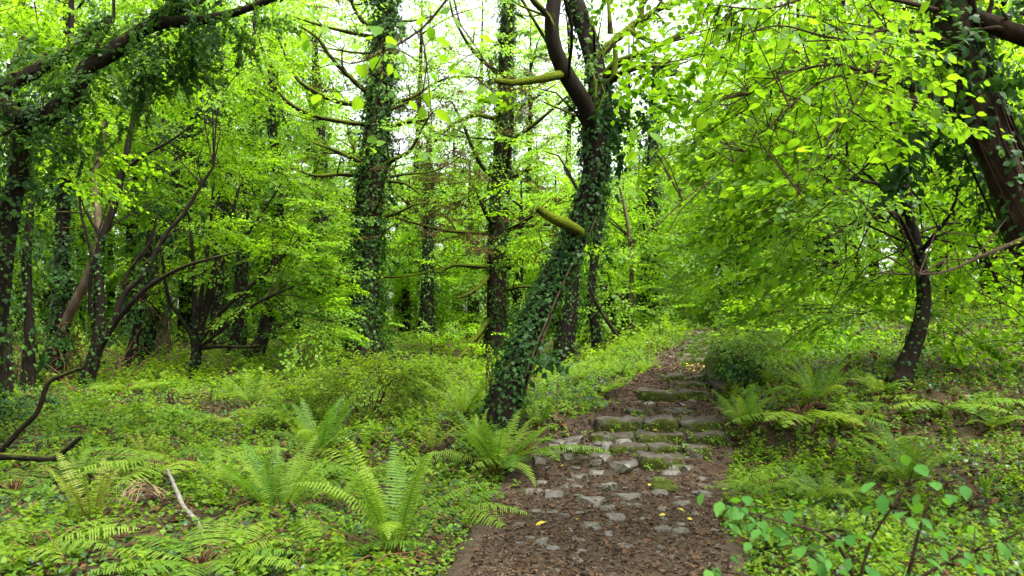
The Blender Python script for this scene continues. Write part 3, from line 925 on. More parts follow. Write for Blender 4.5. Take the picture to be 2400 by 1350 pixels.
D = 22.0
root, c, r = base_tree('conifer_tree', 'slimmer brown-barked conifer between the thick conifer and the leaning tree', 'tree',
                       [(1158, 868, 55, D), (1162, 760, 48, D), (1165, 640, 47, D), (1170, 500, 44, D), (1178, 380, 42, D), (1184, 240, 39, D), (1188, 100, 34, D), (1192, -60, 28, D), (1198, -350, 11, D)], 'bark_brown', 'ivy-clad conifers', seed=12)
con2 = (c, r)
for i, sp in enumerate([
        [(1150, 548, 12, D), (1100, 545, 10, D - .4), (1040, 540, 9, D - .7), (980, 525, 7, D - .9), (930, 510, 5, D - 1.1)],
        [(1165, 535, 12, D), (1145, 510, 11, D - .4), (1130, 480, 10, D - .7), (1118, 450, 7, D - .8)],
        [(1160, 420, 13, D), (1130, 390, 10, D - .5), (1105, 340, 9, D - .9), (1085, 290, 7, D - 1.1), (1060, 240, 4, D - 1.3)],
        [(1165, 280, 12, D), (1110, 270, 10, D - .4), (1050, 300, 9, D - .7), (1010, 340, 5, D - .9)],
        [(1165, 170, 12, D), (1130, 140, 10, D - .3), (1095, 100, 8, D - .6), (1060, 30, 5, D - .8), (1050, -40, 3, D - .8)],
        [(1185, 420, 12, D), (1192, 370, 11, D - .5), (1198, 320, 9, D - .8), (1203, 260, 6, D - 1)],
        [(1200, 330, 11, D), (1240, 300, 10, D - .3), (1290, 260, 8, D - .5), (1330, 225, 5, D - .6)],
        [(1190, 418, 11, D), (1230, 402, 9, D - .3), (1275, 385, 6, D - .4)],
        [(1190, 540, 13, D), (1220, 525, 11, D - .5), (1250, 505, 9, D - .9)],
        [(1192, 538, 11, D), (1240, 528, 9, D - .3), (1290, 526, 7, D - .5)],
        [(1190, 628, 11, D), (1220, 615, 9, D - .4), (1238, 602, 6, D - .6)],
        [(1190, 630, 10, D), (1230, 612, 8, D - .2), (1265, 610, 6, D - .4)],
        [(1150, 626, 12, D), (1110, 624, 10, D - .4), (1060, 622, 9, D - .6), (1030, 640, 6, D - .8)],
        [(1148, 640, 12, D), (1130, 665, 10, D - .6), (1100, 690, 8, D - 1), (1070, 698, 5, D - 1.2)],
        [(1190, 680, 10, D), (1215, 672, 8, D - .3), (1245, 673, 6, D - .4)]]):
    limb(root, sp, 'bark_mossy', seed=150 + i, twigs=4, twig_len=.6, rough=.25, sides=6, step=.15)
dead_branches(root, c, r, 12, 3, 13, 1.2, 2.6, 160)
mixed_ivy(root, [con2], 420, .078, .06, 14, .0, .75, .32, sprays=6, frac=.45, spray_out=.12, shape=L_FAR)
tm = MB()
q = np.random.default_rng(10)
n = 230
T = np.stack([P(1180, 400, D)[0] + q.normal(size=n) * 1.6 - .5, D + q.normal(size=n) * 1.0, q.uniform(3.2, 8.6, n)], -1)
scatter(tm, SP_FINE, T, T - c[60], 0, 1, 1.2, 2.4, seed=79)
part(root, 'twigs', tm, ['conifer_twig', 'twig'], kind='stuff')
nb = MB(); n = 170
T = np.stack([c[60][0] + q.normal(size=n) * 1.9, c[60][1] + q.normal(size=n) * 1.6, q.uniform(4.5, 11.5, n)], -1)
scatter(nb, SP_FINE, T, T - c[60], 0, None, 1.3, 2.6, seed=772)
part(root, 'needles', nb, ['leaf_pale'], kind='stuff')
uq = MB()
T = np.array([c[-1] * [1, 1, 0] + [0, 0, q.uniform(11, 17)] + q.normal(size=3) * [1.8, 1.8, 0] for _ in range(50)])
scatter(uq, SP_MID, T, T - c[-1] * [1, 1, 0], 0, 1, .9, 1.4, seed=80)
part(root, 'crown', uq, ['leaf_mid', 'twig'])

# ------------------------------------------------------------------ other trees with a trunk of their own
D = 17.5
root, c, r = base_tree('ivy_clad_tree', 'upright ivy-smothered trunk directly behind the leaning tree', 'tree',
                       [(1318, 872, 46, D), (1328, 780, 46, D), (1342, 700, 36, D), (1348, 620, 22, D), (1366, 530, 12, D), (1384, 430, 6, D)], 'bark', seed=13)
mixed_ivy(root, [(c, r)], 460, .07, .06, 15, 0, .62, .3, sprays=4, frac=.4, spray_out=.1, shape=L_FAR)
crown(root, [(1300, 380, D + .5, 60, 80, .9, 10), (1270, 540, D + .6, 60, 70, .6, 10)], SP_MID, ['leaf_lime', 'twig'], c, 72, limbs=2)

# left edge: the old tree whose great bough arches over the upper left corner
D = 8.6
root, c, r = base_tree('old_bough_tree', 'dark ivy-laden tree on the left edge whose great bough arches up and over', 'tree',
                       [(-60, 1010, 60, D), (-22, 800, 52, D), (2, 620, 50, D), (26, 480, 46, D), (52, 370, 42, D), (50, 300, 44, D), (36, 262, 46, D)], 'bark', seed=14)
b1 = limb(root, [(20, 272, 48, D), (80, 276, 46, D - .1), (130, 262, 44, D - .2), (178, 215, 42, D - .2), (200, 160, 38, D - .2), (250, 130, 38, D - .1), (320, 80, 36, D), (380, 40, 36, D), (430, 5, 36, D), (500, -60, 32, D)], 'bark', 'bough', 12, .1, .15, 41)
b2 = limb(root, [(340, 66, 34, D), (380, 54, 30, D - .1), (440, 50, 26, D - .2), (520, 38, 22, D - .2), (600, 12, 18, D - .2), (700, -30, 12, D - .2)], 'bark', 'bough', 9, .1, .15, 42)
b3 = limb(root, [(36, 262, 46, D), (-20, 235, 42, D), (30, 190, 40, D + .2), (90, 165, 34, D + .3), (180, 110, 24, D + .4), (260, 40, 16, D + .4)], 'bark', 'bough', 9, .1, .15, 43)
im = MB()
for i, (cc, rr, per) in enumerate([(c, r, 380), (*b1, 200), (*b2, 180), (*b3, 300)]):
    ivy_on(im, cc, rr, per, .055, .05, 210 + i, L_IVY4, 0, 0, 1, .6)
    ivy_on(im, cc, rr, per * .35, .06, .1, 220 + i, L_IVY4, 1, 0, 1, .5)
q = np.random.default_rng(31)
for k, b_ in enumerate([(40, 300, D, 60, 35, .35, 20), (70, 215, D, 80, 35, .4, 18), (185, 165, D, 50, 50, .3, 16), (265, 195, D - .1, 60, 30, .3, 14), (330, 150, D, 60, 40, .3, 14), (395, 140, D - .1, 40, 55, .3, 16), (300, 55, D, 80, 35, .4, 16),
                        (420, 85, D - .1, 70, 30, .3, 16), (520, 75, D - .2, 50, 35, .3, 12), (600, 35, D - .2, 50, 25, .3, 8), (480, 10, D, 90, 30, .4, 14), (150, 100, D + .3, 90, 50, .4, 14), (30, 130, D + .3, 60, 50, .4, 8),
                        (20, 420, D, 40, 50, .3, 8), (80, 340, D, 60, 30, .3, 8), (250, 250, D - .1, 50, 22, .3, 7), (160, 330, D, 50, 25, .3, 5), (10, 560, D, 30, 70, .2, 6)]):
    cc, T, u = blob_points(b_, q)
    scatter(im, SP_IVY, T, u, 0 if k % 3 == 1 else 1, None, .5, .95, flat=False, seed=240 + k)
ivy_part(root, im)
crown(root, [(100, -350, D - 1.5, 500, 150, 2.2, 60), (550, -420, D - 1, 500, 150, 2.4, 60), (60, 60, D + 1, 100, 80, .6, 12), (-80, 450, D, 60, 200, .6, 6), (150, 60, D + 1, 120, 60, .6, 12), (120, 340, D + 1, 90, 50, .5, 8)], SP_RND, ['leaf_lime', 'twig'], np.vstack([b1[0], b3[0]]), 73, limbs=1)  # first two blobs hang out of view, added to darken the foreground

D = 15.5
root, c, r = base_tree('forked_tree', 'ivy-clad forked trunk between the left edge and the dark slanting stems', 'tree',
                       [(122, 905, 48, D), (130, 840, 41, D), (142, 760, 39, D), (148, 680, 36, D), (146, 560, 31, D), (152, 430, 28, D), (160, 300, 23, D), (165, 120, 17, D), (170, -120, 9, D)], 'bark', seed=16)
f1 = limb(root, [(132, 800, 23, D), (165, 730, 21, D - .1), (205, 650, 20, D - .2), (232, 560, 20, D - .2), (222, 440, 16, D), (225, 380, 17, D), (248, 285, 14, D + .1)], 'bark_pale', 'fork_limb', 10, .12, .12, 51)
mixed_ivy(root, [(c, r)], 430, .07, .06, 17, .0, .8, .35, sprays=10)
crown(root, [(100, 470, D + 1, 110, 80, .6, 18), (200, 330, D + 1, 110, 80, .6, 20), (50, 600, D + 1, 80, 60, .5, 8), (230, 210, D + 1, 120, 80, .8, 22), (170, 40, D + .5, 160, 90, 1, 24), (160, -150, D, 200, 60, 1.2, 10)], SP_RND, ['leaf_lime', 'twig'], c, 74, 'bark', 2, .016)

D = 15.0
root, c, r = base_tree('dark_slanting_tree', 'dark many-stemmed tree leaning right from its ivied foot near the dead branch', 'tree',
                       [(203, 905, 27, D), (222, 830, 26, D), (232, 770, 23, D), (236, 700, 20, D), (228, 620, 17, D), (240, 560, 17, D), (268, 480, 17, D), (285, 410, 16, D), (300, 340, 13, D), (312, 270, 10, D), (318, 150, 6, D)], 'bark', seed=18)
stems = [(c, r)]
for i, sp in enumerate([[(225, 835, 16, D), (260, 770, 14, D - .1), (290, 690, 14, D - .1), (340, 640, 12, D), (380, 560, 10, D + .1), (430, 500, 11, D + .2), (500, 390, 6, D + .3)],
                        [(255, 775, 17, D), (300, 720, 14, D - .2), (350, 670, 12, D - .3), (420, 630, 9, D - .4), (480, 610, 6, D - .5), (560, 590, 4, D - .5)],
                        [(238, 700, 12, D), (215, 740, 9, D), (210, 690, 9, D), (214, 600, 8, D), (190, 500, 6, D), (185, 430, 4, D)],
                        [(240, 560, 10, D), (205, 500, 8, D), (188, 450, 6, D), (180, 380, 4, D)],
                        [(285, 410, 10, D), (330, 370, 8, D - .2), (400, 330, 6, D - .4), (455, 290, 4, D - .5)],
                        [(290, 690, 10, D), (300, 640, 9, D), (350, 570, 7, D), (370, 500, 5, D)]]):
    stems.append(limb(root, sp, 'bark', 'stem', 8, .12, .15, 300 + i, 4, .6))
mixed_ivy(root, stems[:2], 330, .065, .05, 19, 0, .5, .45)
crown(root, [(340, 430, D + 1, 110, 70, .5, 22), (440, 330, D + .9, 130, 70, .6, 26), (250, 330, D + 1, 100, 60, .5, 14), (480, 540, D + .8, 90, 40, .5, 12), (480, 200, D + .8, 130, 80, .7, 26), (360, 190, D + .8, 110, 60, .6, 14), (540, 120, D + .8, 120, 80, .8, 22)], SP_RND, ['leaf_lime', 'twig'], np.vstack([s_[0] for s_ in stems]), 75, 'bark', 2, .014)

D = 18.5
bp = hit(455, 885)
root = thing('hazel_tree', 'multi-stemmed hazel clump with a low side branch, between the dark stems and the thick conifer', 'tree', bp)
D = bp[1]
stems = []
for i, sp in enumerate([[(455, 890, 30, D), (460, 830, 26, D), (462, 790, 16, D), (480, 720, 11, D), (500, 640, 14, D), (530, 560, 10, D), (560, 440, 6, D)],
                        [(450, 885, 15, D), (452, 800, 10, D - .1), (420, 740, 8, D - .2), (395, 700, 10, D - .3), (380, 600, 6, D - .4)],
                        [(458, 800, 16, D), (455, 700, 12, D + .1), (452, 600, 10, D + .1), (440, 480, 6, D + .2)],
                        [(465, 790, 15, D), (495, 700, 11, D - .1), (520, 620, 9, D - .2), (600, 520, 6, D - .2), (660, 430, 4, D - .2)],
                        [(465, 815, 9, D), (500, 790, 7, D - .3), (560, 740, 6, D - .5), (620, 700, 7, D - .7), (690, 670, 4, D - .8)],
                        [(470, 815, 12, D), (520, 812, 8, D - .4), (570, 814, 7, D - .6), (610, 810, 4, D - .7)],
                        [(458, 790, 14, D), (476, 660, 10, D + .2), (490, 560, 8, D + .3), (500, 430, 4, D + .4)],
                        [(468, 800, 14, D), (520, 730, 10, D), (600, 660, 9, D), (680, 590, 6, D), (780, 540, 3, D)]]):
    stems.append(limb(root, sp, 'bark', 'stem', 8, .12, .12, 330 + i, 3, .6))
mixed_ivy(root, stems[:1], 380, .07, .06, 20, 0, .35, .35)
crown(root, [(600, 610, D + .2, 100, 45, .8, 20), (690, 590, D - .3, 100, 55, .9, 30), (660, 690, D - .3, 90, 36, .8, 16), (600, 500, D + .6, 130, 55, .8, 28), (470, 540, D + 1.2, 110, 50, .7, 16), (745, 650, D - .4, 55, 55, .8, 18), (400, 640, D + 1.2, 70, 40, .6, 6), (520, 410, D + .8, 120, 60, .8, 24), (700, 500, D - .2, 85, 55, 1, 24), (710, 760, D - .6, 65, 36, .7, 10), (740, 760, D - 1, 55, 36, .7, 12), (620, 400, D + .5, 110, 50, .8, 18)],
      SP_RND, ['leaf_lime', 'twig'], np.vstack([s_[0] for s_ in stems]), 76, 'bark', 2, .012)

D = 20.5
root, c, r = base_tree('ivy_laden_tree', 'trunk carrying a heavy dark ivy mass behind the slanting stems', 'tree',
                       [(330, 870, 44, D), (345, 760, 42, D), (370, 640, 44, D), (395, 520, 46, D), (420, 400, 44, D), (440, 300, 36, D), (470, 180, 28, D), (500, 40, 18, D)], 'bark', seed=21)
mixed_ivy(root, [(c, r)], 380, .085, .16, 22, .05, .95, .3, sprays=14, spray_out=.3, frac=.3, shape=L_FAR)
im = MB(); q = np.random.default_rng(41)
for k, b_ in enumerate([(415, 340, D, 75, 70, .7, 50), (400, 450, D, 60, 50, .6, 34), (480, 230, D, 50, 50, .5, 20), (380, 560, D, 40, 40, .5, 10)]):
    cc, T, u = blob_points(b_, q); scatter(im, SP_IVY, T, u, 0, None, 1.0, 1.7, flat=False, seed=260 + k)
part(root, 'ivy_mass', im, ['ivy_leaf'], kind='stuff')

for label, spec, seed, per, bl, sp_, lm in [
        ('leaning ivied trunk rising behind the right side of the hazel clump', [(590, 872, 36, 20.5), (612, 800, 30, 20.5), (632, 720, 28, 20.5), (648, 640, 26, 20.5), (655, 540, 22, 20.5), (650, 420, 20, 20.5), (640, 300, 16, 20.5), (630, 100, 9, 20.5)], 23, 330,
         [(650, 320, 20.5, 90, 70, 1, 22), (560, 260, 21, 110, 80, 1.2, 30), (690, 420, 20, 80, 50, 1, 18), (620, 160, 21, 120, 80, 1.2, 30), (720, 560, 21, 60, 50, .8, 12)], SP_MID, 'leaf_lime'),
        ('slim dark ivied stem just left of the forked trunk', [(66, 892, 26, 14), (68, 760, 22, 14), (62, 620, 21, 14), (74, 480, 18, 14), (92, 320, 12, 14), (110, 120, 7, 14)], 36, 420, [(80, 300, 14.5, 60, 60, .6, 8)], SP_RND, 'leaf_lime'),
        ('slim dark stem hugging the left edge behind the bough tree', [(16, 905, 28, 12.5), (12, 760, 24, 12.5), (4, 620, 22, 12.5), (16, 480, 19, 12.5), (30, 360, 13, 12.5), (20, 150, 8, 12.5)], 37, 300, [(10, 420, 13, 50, 60, .5, 6)], SP_RND, 'leaf_mid'),
        ('thin ivied stem leaning right between the slanting stems and the hazel', [(300, 880, 22, 19), (318, 780, 20, 19), (338, 660, 18, 19), (352, 540, 15, 19), (372, 380, 10, 19), (390, 200, 6, 19)], 38, 420, [(350, 600, 19, 60, 40, .7, 8), (380, 300, 19, 70, 50, .8, 10)], SP_RND, 'leaf_lime'),
        ('slim ivy-covered trunk behind the hazel clump', [(556, 862, 34, 24), (562, 760, 32, 24), (566, 650, 30, 24), (572, 520, 26, 24), (580, 380, 22, 24), (590, 200, 14, 24), (600, 0, 8, 24)], 24, 420,
         [(560, 380, 24, 100, 80, 1.4, 28), (460, 200, 25, 140, 100, 1.6, 40), (620, 60, 25, 140, 80, 1.6, 34)], SP_MID, 'leaf_lime'),
        ('dead-looking brown stump-like trunk seen behind the hazel stems', [(372, 850, 44, 25), (374, 760, 36, 25), (378, 690, 34, 25), (382, 600, 30, 25), (386, 400, 22, 25), (390, 100, 12, 25)], 25, 60,
         [(330, 160, 25, 160, 110, 1.8, 46), (420, 60, 26, 160, 90, 1.8, 40), (250, 420, 25, 110, 90, 1.4, 24)], SP_MID, 'leaf_pale'),
        ('twin ivy column to the left of the thick conifer', [(768, 850, 34, 26), (764, 760, 32, 26), (760, 640, 34, 26), (756, 500, 34, 26), (750, 360, 30, 26), (742, 200, 20, 26), (735, 60, 10, 26)], 26, 420,
         [(745, 300, 26, 50, 80, .9, 26), (760, 480, 26, 50, 80, .9, 24), (700, 180, 27, 80, 70, 1.2, 14), (720, 680, 25, 60, 70, 1, 20)], SP_MID, 'leaf_mid'),
        ('ivy column standing in the gap between the two conifers', [(1000, 800, 36, 31), (1000, 720, 34, 31), (1002, 620, 30, 31), (1004, 480, 24, 31), (1006, 300, 14, 31)], 27, 420,
         [(1010, 560, 32, 90, 70, 1.6, 26), (960, 620, 32, 70, 60, 1.4, 20), (1070, 640, 31, 70, 60, 1.4, 22), (1020, 440, 33, 100, 70, 1.8, 22)], SP_MID, 'leaf_lime'),
        ('broad ivy-covered trunk left of the farthest steps', [(1518, 842, 46, 23), (1520, 740, 44, 23), (1522, 630, 40, 23), (1526, 500, 34, 23), (1530, 350, 26, 23), (1536, 150, 14, 23)], 28, 520,
         [(1520, 560, 23, 60, 80, 1, 30), (1480, 480, 23.5, 90, 60, 1.2, 24), (1560, 430, 23.5, 90, 70, 1.2, 28), (1530, 320, 24, 100, 60, 1.2, 18), (1590, 620, 22.5, 70, 60, 1, 22)], SP_MID, 'leaf_lime'),
        ('thin ivied trunk between the leaning tree and the broad ivy trunk', [(1398, 850, 26, 19), (1396, 780, 22, 19), (1384, 700, 20, 19), (1395, 600, 20, 19.2), (1405, 500, 22, 19.5), (1408, 350, 18, 19.5), (1410, 200, 12, 19.5)], 29, 400,
         [(1440, 620, 19.5, 60, 50, .8, 16), (1430, 700, 19, 60, 40, .8, 14), (1440, 420, 20, 60, 60, 1, 10)], SP_MID, 'leaf_lime'),
        ('slender pale stem leaning left beside the broad ivy trunk', [(1480, 850, 22, 20), (1482, 780, 18, 20), (1478, 700, 12, 20), (1480, 620, 10, 20), (1470, 520, 8, 20), (1450, 430, 5, 20)], 30, 60,
         [(1460, 560, 20, 70, 40, .9, 14), (1430, 470, 20.5, 60, 40, .9, 12)], SP_MID, 'leaf_lime'),
        ('ivied pole-like trunk half hidden in leaves above the farthest steps', [(1738, 800, 26, 19), (1736, 700, 24, 19), (1738, 600, 24, 19), (1742, 480, 22, 19), (1746, 350, 18, 19), (1750, 100, 10, 19)], 31, 380,
         [(1700, 620, 18.5, 90, 60, 1, 34), (1780, 520, 18.5, 100, 60, 1, 36), (1650, 540, 19, 80, 60, 1, 30), (1740, 400, 19, 100, 70, 1.2, 36), (1650, 700, 18, 90, 50, 1, 28), (1780, 680, 17, 90, 60, 1, 34), (1700, 280, 20, 100, 70, 1.2, 26)], SP_RND, 'leaf_lime'),
        ('second ivied trunk hidden in leaves right of the farthest steps', [(1950, 780, 34, 17), (1948, 650, 32, 17), (1946, 500, 32, 17), (1944, 380, 28, 17), (1940, 200, 20, 17), (1935, 0, 12, 17)], 32, 380,
         [(1900, 580, 16.5, 110, 70, 1, 38), (1960, 480, 16.5, 90, 70, 1, 30), (1880, 720, 15.5, 100, 50, .9, 30), (1990, 700, 16, 100, 60, .9, 30), (1900, 350, 17, 110, 80, 1.2, 36), (1850, 200, 18, 110, 80, 1.2, 30), (2000, 250, 17.5, 110, 80, 1.2, 30)], SP_RND, 'leaf_lime')]:
    root, c, r = base_tree('ivy_clad_tree', label, 'tree', spec, 'bark' if per > 100 else ('bark_brown' if seed == 25 else 'bark_pale'), 'ivied trunks in the middle distance', 10, .05, seed)
    mixed_ivy(root, [(c, r)], per * .7, .095, .10, seed + 400, 0, .85, .3, sprays=8 if per > 300 else 0, frac=.5, spray_out=.15, shape=L_FAR)
    crown(root, bl, sp_, [lm, 'twig'], c, seed + 500, limbs=2, limb_r=.018)

# right: the slim curved tree on the bank
D = float(hit(2105, 915)[1])
root, c, r = base_tree('curved_bank_tree', 'slim dark curved tree with pale upper bark, standing on the bank right of the steps', 'tree',
                       [(2105, 905, 46, D), (2125, 850, 40, D), (2152, 780, 36, D), (2166, 700, 33, D), (2156, 610, 28, D), (2135, 520, 25, D), (2122, 430, 22, D), (2112, 340, 19, D)], 'bark', seed=33)
l1 = limb(root, [(2112, 345, 24, D), (2098, 285, 22, D), (2075, 220, 20, D + .1), (2050, 130, 17, D + .2), (2040, 20, 13, D + .3), (2030, -120, 8, D + .4)], 'bark_pale', 'fork_limb', 9, .1, .1, 61)
l2 = limb(root, [(2122, 380, 20, D), (2138, 320, 20, D), (2145, 250, 17, D - .1), (2130, 160, 13, D - .2), (2140, 40, 8, D - .2)], 'bark_pale', 'fork_limb', 9, .1, .1, 62)
for i, sp in enumerate([[(2105, 300, 10, D), (2060, 270, 8, D - .3), (2020, 235, 6, D - .5), (1940, 230, 3, D - .8)], [(2150, 600, 14, D), (2200, 540, 10, D - .3), (2240, 470, 7, D - .5), (2260, 330, 4, D - .6)],
                        [(2130, 440, 10, D), (2060, 430, 8, D - .3), (1990, 420, 6, D - .4), (1800, 395, 3, D - .5)], [(1990, 420, 7, D - .4), (1984, 340, 6, D - .4), (1980, 270, 4, D - .4)],
                        [(1990, 420, 7, D - .4), (2040, 380, 6, D - .3), (2080, 330, 3, D - .2)], [(2160, 620, 10, D), (2100, 500, 8, D - .4), (2030, 520, 6, D - .6), (1930, 560, 3, D - .8)]]):
    limb(root, sp, 'bark', seed=360 + i, twigs=5, twig_len=.5, sides=6)
mixed_ivy(root, [(c, r)], 300, .05, .03, 34, 0, .8, .45)
crown(root, [(1970, 320, D + .1, 120, 60, .9, 22), (2060, 190, D + .9, 120, 70, .7, 24), (1880, 420, D - .1, 120, 60, .9, 22), (1960, 500, D - .2, 110, 50, .8, 18), (1830, 300, D, 120, 70, .9, 26), (2180, 380, D + .6, 120, 80, .8, 26), (2240, 520, D + .3, 110, 70, .8, 26), (2270, 640, D + .8, 90, 60, .6, 18), (2040, 640, D + .8, 80, 50, .5, 14),
             (1930, 600, D + .2, 110, 45, .7, 14), (1830, 510, D, 100, 50, .7, 14), (2330, 300, D + 1, 90, 100, .9, 20), (2300, 780, D + .5, 100, 50, .7, 18), (1980, 90, D, 130, 60, 1, 22), (1980, 730, D + .2, 70, 30, .5, 10), (2100, -120, D, 320, 100, 1.6, 46)],
      SP_BIG, ['leaf_near', 'twig'], np.vstack([c[len(c) * 6 // 10:], l1[0], l2[0]]), 81, 'bark', 2, .012)

# right edge: the near ivy-stemmed trunk with hanging leafy branches
D = 5.2
root, c, r = base_tree('near_trunk_tree', 'thick near trunk on the right edge laced with ivy stems, leafy branches reaching left', 'tree',
                       [(2660, 1400, 135, D), (2580, 900, 128, D), (2490, 660, 120, D), (2415, 520, 114, D), (2345, 390, 106, D), (2290, 250, 96, D), (2252, 120, 86, D), (2230, 0, 80, D), (2210, -150, 74, D), (2190, -500, 50, D)], 'bark_near', seed=35, flute=.12, rough=.3)
hb = []
for i, sp in enumerate([[(2260, 235, 34, D), (2200, 228, 26, D - .1), (2130, 200, 22, D - .3), (2060, 172, 18, D - .5), (2015, 166, 15, D - .6), (1960, 150, 8, D - .7), (1850, 170, 6, D - .9), (1760, 220, 4, D - 1)],
                        [(2015, 168, 10, D - .6), (1930, 190, 8, D - .8), (1850, 250, 6, D - 1), (1720, 380, 4, D - 1.1), (1600, 470, 2.5, D - 1.2)],
                        [(2230, 110, 22, D), (2180, 80, 16, D - .2), (2080, 70, 12, D - .5), (1960, 90, 9, D - .8), (1820, 60, 6, D - 1), (1680, 110, 3, D - 1.2)],
                        [(2220, 30, 20, D), (2100, 0, 15, D - .3), (1950, -20, 10, D - .6), (1800, 20, 7, D - .8), (1660, 10, 4, D - 1)],
                        [(2420, 90, 50, D - .2), (2360, 70, 46, D - .2), (2310, 48, 40, D - .1), (2240, 20, 36, D)],
                        [(2080, 110, 9, D - .5), (2000, 250, 7, D - .9), (1940, 330, 6, D - 1.1), (1860, 480, 3, D - 1.3)],
                        [(2400, 560, 20, D - .2), (2300, 600, 12, D - .5), (2200, 640, 8, D - .8), (2050, 640, 4, D - 1)]]):
    hb.append(limb(root, [(a_, b_, w_ * (1 if i == 4 or w_ > 20 else .7), d_) for a_, b_, w_, d_ in sp], 'bark_brown' if i == 4 else 'twig', 'branch', 7, .08, .1, 400 + i, 6, .3))
vm = MB()
t_, n_, b_ = frames(c)
for k in range(11):
    q = np.random.default_rng(90 + k); th0 = q.uniform(0, 6.28); w0 = q.uniform(.3, .9)
    pts = []
    for i in range(8, len(c) - 1, 3):
        th = th0 + w0 * math.sin(i * .12 + k) + .15 * q.normal()
        pts.append(c[i] + (n_[i] * math.cos(th) + b_[i] * math.sin(th)) * (r[i] + .012 + .02 * q.random()))
    if len(pts) > 3: tube(vm, pts, [q.uniform(.004, .010)] * len(pts), 5, .08, 0, .2, k)
part(root, 'ivy_stems', vm, ['bark_brown'])
im = MB()
ivy_on(im, c, r, 300, .055, .03, 36, L_IVY, 0, .2, .9, .5)
ivy_on(im, c, r, 90, .055, .05, 38, L_IVY, 1, .2, .9, .5)
q = np.random.default_rng(43)
for k, bb in enumerate([(2170, 250, D, 50, 50, .25, 10), (2390, 330, D + .6, 40, 120, .3, 24), (2300, 60, D - .1, 40, 60, .2, 10), (2390, 180, D + .4, 50, 90, .3, 20)]):
    cc, T, u = blob_points(bb, q); scatter(im, SP_IVY, T, u, 0, None, .6, 1, flat=False, seed=290 + k)
ivy_part(root, im)
NEAR_LIME = nearmesh('leaf_near_veined')
hl = np.vstack([h[0] for h in hb])
q = np.random.default_rng(44)
cand = []                                            # the nearest, largest leaves: one object each
for bb in [(1760, 120, D - .9, 130, 90, .5, 60), (1680, 60, D - 1, 90, 70, .4, 34), (1880, 150, D - .7, 120, 90, .4, 50), (1720, 260, D - .9, 100, 90, .4, 40), (1640, 330, D - 1, 70, 70, .3, 16), (1850, 320, D - .9, 120, 90, .4, 40), (1990, 200, D - .6, 80, 90, .4, 26), (2080, 60, D - .4, 100, 60, .4, 22),
           (1500, 330, D - 1.2, 50, 50, .2, 8), (1560, 440, D - 1.2, 90, 30, .2, 12), (2230, 500, D - .9, 100, 70, .4, 16), (2320, 640, D - .9, 60, 60, .4, 10), (2000, 380, D - .9, 100, 60, .4, 18)]:
    cc, T, u = blob_points(bb, q); cand.append(T)
T = np.vstack(cand)
tw = MB()
for k, p in enumerate(T[:300]):
    o = link('leaf', NEAR_LIME[k % 3], root)
    o.location = Vector(p) - root.location
    s = q.uniform(.055, .095)
    o.scale = (s, s, s)
    o.rotation_euler = (q.uniform(-.9, .1), q.normal() * .45, q.uniform(.6, 2.6) if q.random() < .7 else q.uniform(0, 6.28))
    if k % 3 == 0:
        e = hl[np.argmin(np.linalg.norm(hl - p, axis=1))]
        if np.linalg.norm(e - p) < .6: tube(tw, [e, (e + p) / 2 + [0, 0, .04], p], [.004, .003, .0015], 4, .2)
part(root, 'twigs', tw, ['twig'], kind='stuff')
crown(root, [(1800, 130, D - .5, 180, 120, .6, 24), (1930, 250, D - .5, 140, 100, .6, 17), (2060, 90, D - .2, 110, 80, .5, 11), (1700, 280, D - .7, 90, 90, .4, 8), (2320, 640, D - .6, 60, 60, .3, 5), (1900, 440, D - .8, 130, 60, .4, 5), (2340, 480, D + .6, 80, 180, .5, 16), (1900, -200, D, 500, 140, 1.4, 60), (2350, 30, D + .5, 80, 70, .4, 8)],
      SP_BIG, ['leaf_near', 'twig'], hl, 82, 'twig', 3, .0035, smin=.55, smax=.95)  # the widest blob sits above the frame, added as overhead shade

# ------------------------------------------------------------------ near leaves: hanging twig at the top, sapling in the lower right corner
def leafy_twig(name, label, cat, base, twigs, leaves, D, mat, seed, stem_mat='twig', kx=1.0):
    root = thing(name, label, cat, base)
    q = np.random.default_rng(seed)
    tw = MB(); cl = []
    for sp in twigs:
        p, r_ = trunk_pts(sp)
        cl.append(tube(tw, p, r_, 5, .05, 0, .1, seed)[0])
    cl = np.vstack(cl)
    ms = nearmesh(mat)
    for k, (x, y, s) in enumerate(leaves):
        p = P(x, y, D + q.normal() * .12)
        o = link('leaf', ms[k % 3], root)
        o.location = Vector(p) - root.location
        L = s * D / F_PX * kx
        o.scale = (L, L, L)
        e = cl[np.argmin(np.linalg.norm(cl - p, axis=1))]
        yaw = math.atan2(-(p - e)[0], (p - e)[1]) + q.normal() * .5
        o.rotation_euler = (q.uniform(-1.0, -.05), q.normal() * .4, yaw)
        tube(tw, [e, (e + p) / 2 + [0, 0, .01], p], [.0022, .0018, .0012], 4, .2)
    part(root, 'twig', tw, [stem_mat])
    return root


